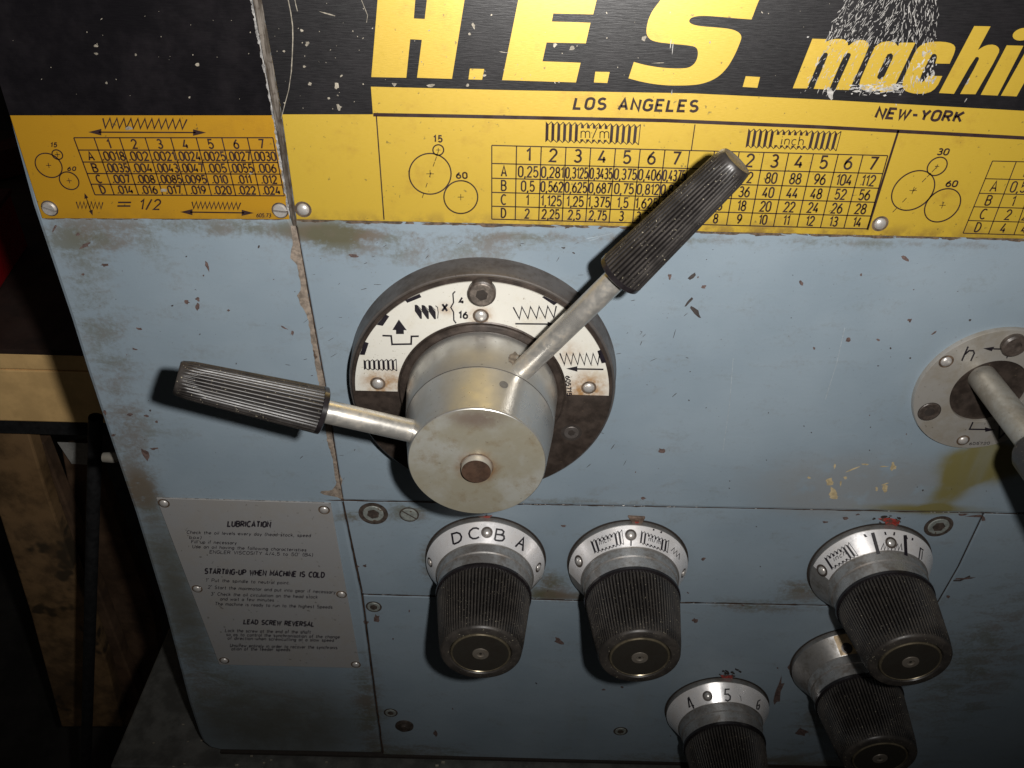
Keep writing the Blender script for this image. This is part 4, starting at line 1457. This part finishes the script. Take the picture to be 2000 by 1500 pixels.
yj = -U(.1200)
A1, B1 = B(1023, 720, -U(.104)), B(1439, 314, -U(.136))
lv1 = thing('gear_lever', hc + Vector((0, yj, 0)), 'steel lever with ribbed black grip reaching up right across the yellow thread table', 'lever', 'levers with ribbed black grips')
mb = MB()
lathe(mb, hc, [(U(.1062), -U(.0465)), (U(.1060), -U(.0500)), (U(.0992), yj + .0004), (U(.0985), yj + .0001)], 128)
lathe(mb, hc, [(U(.09935), yj + .00035), (U(.09925), yj - .00005)], 128, mi=1)
weld(mb.build('rear_hub', [MT['hub'], MT['gap']], lv1), sharp=40)
C1 = B(1208, 536, -U(.1185))
t1 = (C1 - A1).length / (B1 - A1).length
rodlever(lv1, A1, B1, U(.0146), t1, U(.0288), U(.0210), 34)
mb = MB()
for i in range(26):
    a = 2 * PI * i / 26
fh = None
A2, B2 = B(801, 841, -U(.168)), B(345, 737, -U(.2174))
lv2 = thing('gear_lever', hc + Vector((0, -U(.19), 0)), 'steel lever with ribbed black grip pointing left from the front of the round hub', 'lever', 'levers with ribbed black grips')
mb = MB()
yf = -U(.1925)
lathe(mb, hc, [(U(.0980), yj + .0001), (U(.0990), yj - .0003), (U(.08805), yf + .0012), (U(.08790), yf + .0006), (U(.08735), yf + .0002), (U(.0866), yf)], 128)
weld(mb.build('front_hub', MT['hub'], lv2), sharp=25)
mb = MB()
lathe(mb, hc, [(U(.0866), yf), (U(.06), yf - .00001), (U(.03), yf), (0, yf)], 96)
weld(mb.build('hub_face', MT['hub_face'], lv2, 'yellowed flat end of the hub'))
pc = B(931, 911, yf)
mb = MB()
lathe(mb, pc, [(U(.0215), -.00006), (U(.0193), -.0001)], 40, mi=2)
lathe(mb, pc, [(U(.0195), .0002), (U(.0195), -.0026), (U(.0186), -.0036)], 40, mi=1)
lathe(mb, pc, [(U(.0186), -.0036), (0, -.0036)], 40)
weld(mb.build('centre_pin', [MT['rust'], MT['rod'], MT['grime']], lv2))
pd = B(984, 751, -U(.12))
# plugged hole on the hub's flank
fcyl = cone_map(HX, HZ, U(.0990), yj, U(.0880), yf, .00008)
mb = MB()
vv = [fcyl(984 + 8.5 * math.cos(t * PI / 10) + 2 * math.sin(t * PI / 10), 751 + 7 * math.sin(t * PI / 10)) for t in range(20)]
mb.add(vv, [list(range(20))])
mb.build('hub_plug', simple('plug_grey', (.14, .135, .13), .5, .5), lv2)
C2 = B(634, 800, -U(.189))
t2 = (C2 - A2).length / (B2 - A2).length
rodlever(lv2, A2, B2, U(.0146), t2, U(.0288), U(.0213), 34)
# worn patch where the right lever's shaft enters the hub
mb = MB()
fcy2 = cone_map(HX, HZ, U(.1060), -U(.0500), U(.0992), yj, .00006)
for (x, y, w, h, a) in ((1008, 705, 26, 30, .2), (1015, 722, 22, 16, .5), (1002, 695, 14, 12, 0)):
    flake(mb, (x, y), fcy2, w, h, a, 13, .3)
mb.build('worn_patch', simple('worn_brown', (.17, .14, .11), .6, .3, .4, 400), lv1)

# ================================================================== SELECTOR KNOBS
KN = {'k1': (-.0383, -1.0816), 'k2': (.2057, -1.0813), 'k3': (.6190, -1.0753), 'k4': (.6447, -1.339), 'k5': (.4259, -1.495)}
klabel = {'k1': 'fluted black selector knob with a white dial lettered D C B A', 'k2': 'fluted black selector knob with inch and m/m symbols on its white dial',
          'k3': 'tilted-looking black knob at far right with a white dial split by two black bars', 'k4': 'black knob with a bare steel dial and one small tan tab, partly behind another knob', 'k5': 'black selector knob cut by the bottom edge, white dial numbered 4 5 6'}
yb0, rb0, yb1, rb1 = -U(.010), U(.1013), -U(.041), U(.0815)
def knob_base(c):
    """parts that all five knobs share, around the world point c on the casing face"""
    k = thing('selector_knob', c, '', 'knob', 'black selector knobs')
    mb = MB()
    lathe(mb, c, [(U(.100), .0003), (U(.1005), -U(.006)), (rb0, yb0), (rb1, yb1), (U(.0800), yb1 - .0002)], 96)
    weld(mb.build('dial', MT['dial'], k), sharp=30)
    mb = MB()
    lathe(mb, c, [(U(.104), -.00012), (U(.099), -.0002)], 64)
    weld(mb.build('base_gap', MT['gap'], k))
    mb = MB()
    lathe(mb, c, [(U(.0805), yb1), (U(.0800), yb1 - U(.004)), (U(.0790), -U(.056)), (U(.0770), -U(.0575)), (U(.0765), -U(.0785)), (U(.074), -U(.0785))], 72)
    weld(mb.build('neck', MT['neck'], k), sharp=30)
    mb = MB()
    lathe(mb, c, [(U(.060), -U(.078)), (U(.0775), -U(.078)), (U(.0790), -U(.080)), (U(.0785), -U(.084)), (U(.074), -U(.086))], 72)
    weld(mb.build('knob_collar', MT['shiny_black'], k), sharp=30)
    nr = 84
    def rip(i, h):
        if h > -U(.0875) or h < -U(.1870):
            return 0
        return .026 * (1, .45, -1, .45)[i % 4]
    prof = [(U(.0740), -U(.0855)), (U(.0748), -U(.0885))]
    for t in range(1, 8):
        prof.append((U(.0748 + (.0632 - .0748) * t / 8), -U(.0885 + (.184 - .0885) * t / 8)))
    prof += [(U(.0630), -U(.1885)), (U(.0626), -U(.1898)), (U(.0606), -U(.1926)), (U(.0595), -U(.1932)), (U(.0490), -U(.1932)), (U(.0470), -U(.1900))]
    mb = MB()
    lathe(mb, c, prof, nr * 4, ripple=rip)
    weld(mb.build('knob_body', MT['bakelite'], k), sharp=55)
    mb = MB()
    lathe(mb, c, [(U(.0466), -U(.1900)), (U(.0462), -U(.1925)), (U(.0450), -U(.1936)), (U(.0436), -U(.1936)), (U(.0424), -U(.1920))], 64)
    weld(mb.build('cap_rim', MT['cap_rim'], k), sharp=30)
    mb = MB()
    lathe(mb, c, [(U(.0462), -U(.1905)), (U(.0440), -U(.1928)), (U(.018), -U(.1928)), (0, -U(.1928))], 64)
    weld(mb.build('end_cap', MT['cap'], k), sharp=30)
    mb = MB()
    lathe(mb, c, [(U(.0130), -U(.1922)), (U(.0124), -U(.1938)), (U(.0062), -U(.1942)), (U(.0046), -U(.1930)), (0, -U(.1926))], 32)
    weld(mb.build('cap_screw', MT['cap_screw'], k), sharp=30)
    return k


knobs = {}
first = None
for key, (kx, kz) in KN.items():
    c = Vector((U(kx), 0, U(kz) + ZC))
    if first is None:
        first = k = knob_base(c)
    else:
        k = first.copy()
        COL.objects.link(k)
        k.location = c
        k.matrix_world = Matrix.Translation(c)
        for ch in list(first.children):
            d = ch.copy()
            COL.objects.link(d)
            d.parent = k
    k['label'] = klabel[key]
    knobs[key] = k
# (the copies are taken before any dial scale is added)


def dial_scale(key, a0, a1, mat='scale', s0=.04, s1=.97):
    k = knobs[key]
    c = k.matrix_world.translation
    mb = MB()
    n = max(6, int(abs(a1 - a0) / 2.5))
    rA, yA = rb0 + (rb1 - rb0) * s0 + .00022, yb0 + (yb1 - yb0) * s0 - .00008
    rB, yB = rb0 + (rb1 - rb0) * s1 + .00022, yb0 + (yb1 - yb0) * s1 - .00008
    va, vb = [], []
    for i in range(n + 1):
        a = R_(a0 + (a1 - a0) * i / n)
        va.append(c + Vector((rA * math.sin(a), yA, rA * math.cos(a))))
        vb.append(c + Vector((rB * math.sin(a), yB, rB * math.cos(a))))
    mb.add(va + vb, [(i, i + 1, n + 2 + i, n + 1 + i) for i in range(n)], True)
    o = mb.build('dial_scale', MT[mat], k)
    return o


def kmap(key, lift=.00034):
    kx, kz = KN[key]
    return cone_map(U(kx), U(kz) + ZC, rb0, yb0, rb1, yb1, lift)


def dial_rivet(key, px, py, r, name='dial_rivet', mat='rivet', screw=False, rim=True):
    p = kmap(key, 0)(px, py)
    c = knobs[key].matrix_world.translation
    rad = Vector((p.x - c.x, 0, p.z - c.z)).normalized()
    sl = Vector((0, yb1 - yb0, 0)) + rad * (rb1 - rb0)
    tang = rad.cross(Vector((0, 1, 0)))
    nrm = sl.cross(tang).normalized()
    if nrm.dot(rad) < 0:
        nrm = -nrm
    u = tang.normalized()
    v = nrm.cross(u)
    mb = MB()
    fr = (p, u, v, nrm)
    lathe(mb, None, [(r, -.0004)] + [(r * math.cos(R_(a)), .0003 + r * .55 * math.sin(R_(a))) for a in (0, 20, 40, 60, 78)] + [(0, .0003 + r * .55)], 18, frame=fr)
    if rim:
        lathe(mb, None, [(r * 1.5, .00030), (r * .98, .00036)], 18, frame=fr, mi=1)
    o = mb.build(name, [MT[mat], MT['screw_dark']], knobs[key])
    return weld(o)


# D C B A
o = dial_scale('k1', -112, 106)
ik = Ink(kmap('k1'))
K = lambda *p: [(820 + .13 * x, 1000 + .13 * y) for x, y in p]
ik.line(K((505, 485), (480, 330), (555, 310), (600, 325), (625, 370), (615, 420), (580, 455), (505, 485)), 3.6, False)
ik.line(K((890, 258), (850, 240), (800, 245), (755, 280), (738, 325), (755, 375), (795, 400), (845, 398), (892, 375)), 3.6)
ik.line(K((1125, 420), (1155, 258), (1235, 268), (1262, 295), (1250, 330), (1215, 342), (1142, 335)), 3.6)
ik.line(K((1215, 342), (1262, 360), (1268, 400), (1240, 430), (1190, 432), (1125, 420)), 3.6)
ik.line(K((1435, 522), (1558, 390), (1545, 585)), 3.8)
ik.line(K((1490, 470), (1550, 500)), 3.4)
ik.build('scale_lettering', MT['blackink'], o)
dial_rivet('k1', 951, 1040, .0023, 'scale_screw')
dial_rivet('k1', 840.5, 1098, .0021)
dial_rivet('k1', 1051, 1108, .0021)
# thread symbols
def small_thread(ik, q, n, lw=1.1):
    ik.thread(q, n, (2, n - 2), lw)
o = dial_scale('k2', -99, 110)
ik = Ink(kmap('k2'))
K = lambda x, y: (1100 + .13 * x, 985 + .13 * y)
q = ik.quad(K(405, 545), K(880, 380), K(475, 745), K(910, 605)); ik.thread(q, 8, (2, 6), 1.2)
ik.text('inch', K(545, 612), (9.5, -3.8), (-1.2, -9.5), 1.2, gap=.30)
q = ik.quad(K(1175, 390), K(1590, 540), K(1150, 590), K(1565, 730)); ik.thread(q, 8, (2, 6), 1.2)
ik.text('m/m', K(1285, 548), (10.5, 3.2), (.6, -9), 1.2, gap=.25)
ik.zigzag(K(1620, 700), K(1740, 830), (4, -9), 3, 1.4)
ik.poly([K(*p) for p in ((1350, 365), (1490, 410), (1480, 435), (1345, 392))])
ik.line([K(1020, 545), K(1018, 625)], 3)
ik.build('scale_lettering', MT['blackink'], o)
dial_rivet('k2', 1232, 1045, .0023, 'scale_screw')
dial_rivet('k2', 1131, 1096, .0025)
dial_rivet('k2', 1334, 1119, .0021)
# dial with bars
o = dial_scale('k3', -84, 100)
ik = Ink(kmap('k3'))
K = lambda x, y: (1560 + .15 * x, 1000 + .15 * y)
q = ik.quad(K(325, 590), K(650, 395), K(435, 760), K(775, 570)); ik.thread(q, 7, (1, 5), 1.2)
ik.text('inch', K(462, 642), (10.5, -6.0), (-1.8, -9.5), 1.2, gap=.30)
ik.line([K(962, 270), K(1040, 548)], 7)
ik.line([K(1385, 300), K(1398, 575)], 6.5)
ik.poly([K(*p) for p in ((840, 292), (968, 268), (978, 312), (862, 328))])
ik.poly([K(*p) for p in ((1112, 258), (1258, 262), (1252, 306), (1122, 298))])
ik.poly([K(*p) for p in ((1390, 302), (1495, 342), (1490, 372), (1398, 348))])
ik.zigzag(K(1070, 495), K(1345, 500), (2, -13), 6, 2.0)
ik.line([K(1565, 610), K(1585, 470), K(1625, 500)], 2.4)
ik.line([K(1600, 620), K(1612, 510)], 1.6)
ik.build('scale_lettering', MT['blackink'], o)
dial_rivet('k3', 1740, 1060, .0023, 'scale_screw')
dial_rivet('k3', 1606, 1114, .0026)
# tan tab
def ang_of(key, px, py):
    p = kmap(key, 0)(px, py)
    c = knobs[key].matrix_world.translation
    return math.degrees(math.atan2(p.x - c.x, p.z - c.z))
a0, a1 = ang_of('k4', 1641, 1268), ang_of('k4', 1668, 1266)
o = dial_scale('k4', a0 - 2, a1 + 4, 'tan_tab', .02, .98)
dial_rivet('k4', 1654, 1266, .0023, 'scale_screw', 'screw_dark')
# 4 5 6
o = dial_scale('k5', -118, 112)
ik = Ink(kmap('k5'))
K = lambda x, y: (1280 + .13333 * x, 1300 + .13333 * y)
ik.line([K(565, 630), K(490, 470), K(480, 480), K(497, 605), K(568, 585)], 3.0)
ik.line([K(1088, 345), K(1025, 348), K(1020, 420), K(1065, 418), K(1098, 450), K(1095, 495), K(1060, 518), K(1022, 500)], 3.0)
ik.line([K(1540, 500), K(1505, 520), K(1485, 590), K(1487, 635), K(1510, 640), K(1528, 600), K(1522, 575), K(1495, 590)], 2.2)
ik.line([K(1232, 440), K(1250, 455), K(1258, 520)], 1.0)
ik.build('scale_lettering', MT['blackink'], o)
dial_rivet('k5', 1382, 1359.5, .0023, 'scale_screw')

# ================================================================== SIDE LEVER AT THE RIGHT EDGE
ox, oz = U(.6905), U(-.6978) + ZC
oc = Vector((ox, 0, oz))
lpz = thing('lever_plate', oc, 'round grey alloy plate marked h and v with a dark opening, at the right edge', 'lever plate')
mb = MB()
yo = -U(.0075)
lathe(mb, oc, [(U(.106), .0002), (U(.1055), yo + .0004), (U(.1048), yo), (U(.0548), yo), (U(.0540), yo + .0006), (U(.0540), -.0006)], 96)
weld(mb.build('ring_plate', MT['oval_plate'], lpz), sharp=30)
mb = MB()
lathe(mb, oc, [(U(.0545), -.0006), (U(.03), -.0005), (0, -.0005)], 64)
weld(mb.build('opening', MT['flange'], lpz))
ik = Ink(onplane(yo - .00006))
K = lambda x, y: (1760 + .2 * x, 600 + .2 * y)
ik.line([K(592, 524), K(655, 384)], 3.2)
ik.line([K(622, 462), K(665, 425), K(705, 425), K(715, 450), K(680, 526)], 3.2)
ik.line([K(900, 407), K(1010, 410)], 2.8)
ik.poly([K(800, 403), K(912, 385), K(885, 430)])
ik.line([K(1045, 460), K(1030, 500)], 2.2)
ik.line([K(702, 1122), K(668, 1192), K(830, 1194)], 2.8)
ik.poly([K(818, 1172), K(920, 1198), K(822, 1218)])
ik.line([K(962, 1158), K(958, 1278), K(1070, 1178)], 3.6)
ik.poly([K(1190, 420), K(1300, 380), K(1290, 450)])
ik.text('605720', K(665, 1345), (9, -.3), (1, -4.5), 1.0, gap=.25)
ik.build('plate_marks', MT['blackink'], lpz)
rivet(1848, 706, yo, .0028, lpz)
rivet(1881, 860, yo, .0026, lpz)
hex_screw(1815, 804, yo, .0056, lpz, 1.08, ('screw_dark', 'gap'), proud=.0001, ang=.1, sock=.5)
p = B(1978, 672, yo)
mb = MB(); lathe(mb, p, [(.0062, .0002), (.0062, -.0022), (.0052, -.0030), (.0030, -.0030), (.0028, -.0022), (0, -.0022)], 32)
weld(mb.build('bolt_head', MT['screw_dark'], lpz))
lv3 = thing('shift_lever', oc, 'bare steel shaft leaning out of the round plate marked h and v', 'lever')
# the shaft comes straight out towards the viewer; its grip stands outside the picture
P0 = B(1917, 735, 0)
P1 = P0 + Vector((U(.003), -U(.158), -U(.003)))
fr, L = rod_frame(P0, P1)
mb = MB(); lathe(mb, None, [(U(.0195), .0), (U(.0195), L), (0, L)], 32, frame=fr)
sh = weld(mb.build('lever_shaft', MT['dull'], lv3))
gfr = (P1, fr[1], fr[2], fr[3])
mb = MB()
lathe(mb, None, [(0, 0), (U(.031), 0), (U(.035), .003), (U(.036), .035), (U(.032), .068), (U(.020), .074), (0, .075)], 48, frame=gfr)
weld(mb.build('grip', MT['grip'], sh))

# ================================================================== BEHIND THE MACHINE, LEFT
yB = U(.73)
p00, p01, p02 = B(20, 690, yB), B(20, 723, yB), B(20, 824, yB)
bench = thing('workbench', (p00.x, yB + .2, 0), 'cream fronted workbench standing in the dark behind the machine', 'workbench')
xb0, xb1 = -1.6, -.30
mb = MB(); box(mb, xb0, xb1, yB, yB + .55, p01.z + .0008, p00.z); mb.build('bench_rail', MT['cream'], bench, bevel=.0015)
mb = MB(); box(mb, xb0, xb1, yB + .001, yB + .03, p02.z, p01.z - .0008); mb.build('bench_apron', MT['cream'], bench, bevel=.0015)
mb = MB(); box(mb, xb0, xb1, yB - .002, yB + .56, p00.z + .0005, p00.z + .006); mb.build('bench_top', MT['benchtop'], bench)
mb = MB(); box(mb, xb0, xb1, yB + .012, yB + .05, B(20, 862, yB).z, p02.z - .001); mb.build('shadow_gap_strip', MT['rubber'], bench)  # dark strip drawn for the shadowed gap below the apron
for x in (xb0 + .05, -.36):
    mb = MB(); box(mb, x - .03, x + .03, yB + .32, yB + .38, 0.001, p02.z - .01); mb.build('leg', MT['rubber'], bench)
zt_ = p00.z + .0065
# red tools lying on the bench
def onbench(px, py):
    return BZ(px, py, zt_)
c = onbench(5, 545)
r1 = thing('red_toolbox', c, 'bright red box corner on the dark bench top at the left edge', 'toolbox')
mb = MB()
d = (onbench(70, 420) - onbench(-60, 610)); d.z = 0; d.normalize(); s = Vector((d.y, -d.x, 0))
obox(mb, c + Vector((-.03, .02, .03)) , d * .05, s * .03, Vector((0, 0, .03))); mb.build('box_body', MT['redbox'], r1, bevel=.002)
mb = MB(); obox(mb, c + Vector((-.03, .02, .063)), d * .052, s * .032, Vector((0, 0, .0025))); mb.build('lid', MT['darkred'], r1, bevel=.001)
c = onbench(60, 400)
r2 = thing('red_rail', c, 'long dark red bar lying in shadow on the bench behind the red box', 'bar')
mb = MB(); d2 = (onbench(170, 430) - onbench(-60, 500)); d2.z = 0; d2.normalize(); s2 = Vector((d2.y, -d2.x, 0))
obox(mb, c + Vector((-.1, .06, .02)), d2 * .16, s2 * .018, Vector((0, 0, .018))); mb.build('bar', MT['darkred'], r2, bevel=.001)
# boards leaning under the bench
def lean(name_, pl, y0, y1, mat, label, cat='board', group=None):
    """board whose outline is pl (pixels); its head lies at y0 and its foot at y1"""
    z0 = B(100, 850, y0).z
    yc = min(y0, y1)
    o = thing(name_, B(*pl[0], y0), label, cat, group)
    mb = MB()
    f = [B(x, y, y0 + (y1 - y0) * (y - pl[0][1]) / max(1, pl[-1][1] - pl[0][1]) if False else y0) for x, y in pl]
    b = [p + Vector((0, .018, 0)) for p in f]
    n = len(f)
    mb.add(f + b, [list(range(n)), list(range(2 * n - 1, n - 1, -1))] + [[(i + 1) % n, i, i + n, (i + 1) % n + n] for i in range(n)])
    ob = mb.build('plank', MT[mat], o, bevel=.002)
    bm = bmesh.new(); bm.from_mesh(ob.data); bmesh.ops.recalc_face_normals(bm, faces=bm.faces); bm.to_mesh(ob.data); bm.free()
    return o
yq = yB + .03
lean('leaning_board', [(-60, 850), (30, 832), (56, 846), (90, 960), (150, 1130), (210, 1300), (240, 1420), (120, 1420), (60, 1200), (0, 1010), (-60, 900)], yq, yq, 'board', 'wide worn brown board leaning under the bench, splintered top', group='boards leaning under the bench')
lean('leaning_board', [(62, 850), (84, 868), (130, 985), (210, 1200), (285, 1400), (245, 1420), (150, 1130), (92, 965)], yq + .03, yq + .03, 'board2', 'narrow dark brown board leaning right of the wide board', group='boards leaning under the bench')
lean('leaning_board', [(120, 880), (172, 870), (300, 1200), (330, 1400), (250, 1400), (150, 1040)], yq + .06, yq + .06, 'board2', 'dark brown board between the white paper and the black pipe', group='boards leaning under the bench')
p = [B(x, y, yq + .05) for x, y in ((112, 864), (172, 866), (172, 908), (140, 906))]
mb = MB(); mb.add(p + [v + Vector((0, .0006, 0)) for v in p], [(0, 1, 2, 3), (7, 6, 5, 4), (0, 4, 5, 1), (1, 5, 6, 2), (2, 6, 7, 3), (3, 7, 4, 0)])
o = mb.build('paper_sheet', MT['paper'], loc=p[0]); tag(o, 'scrap of white paper behind the boards beside the black pipe', 'paper')
# black pipe behind the end cover
yp_ = U(.45)
mb = MB()
fr, L = rod_frame(B(187, 815, yp_), B(166, 1560, yp_))
lathe(mb, None, [(.0055, 0), (.0055, L), (0, L)], 20, frame=fr)
o = weld(mb.build('black_pipe', MT['rubber'], loc=B(187, 815, yp_))); tag(o, 'thin black pipe running down behind the machine\'s left edge', 'pipe')

for o in COL.objects:
    if o.name.split('.')[0] in ('paint_chips', 'white_scuffs', 'pale_specks', 'metal_chips', 'seam_glints', 'seam_grime', 'pointer_smudge'):
        o['kind'] = 'stuff'
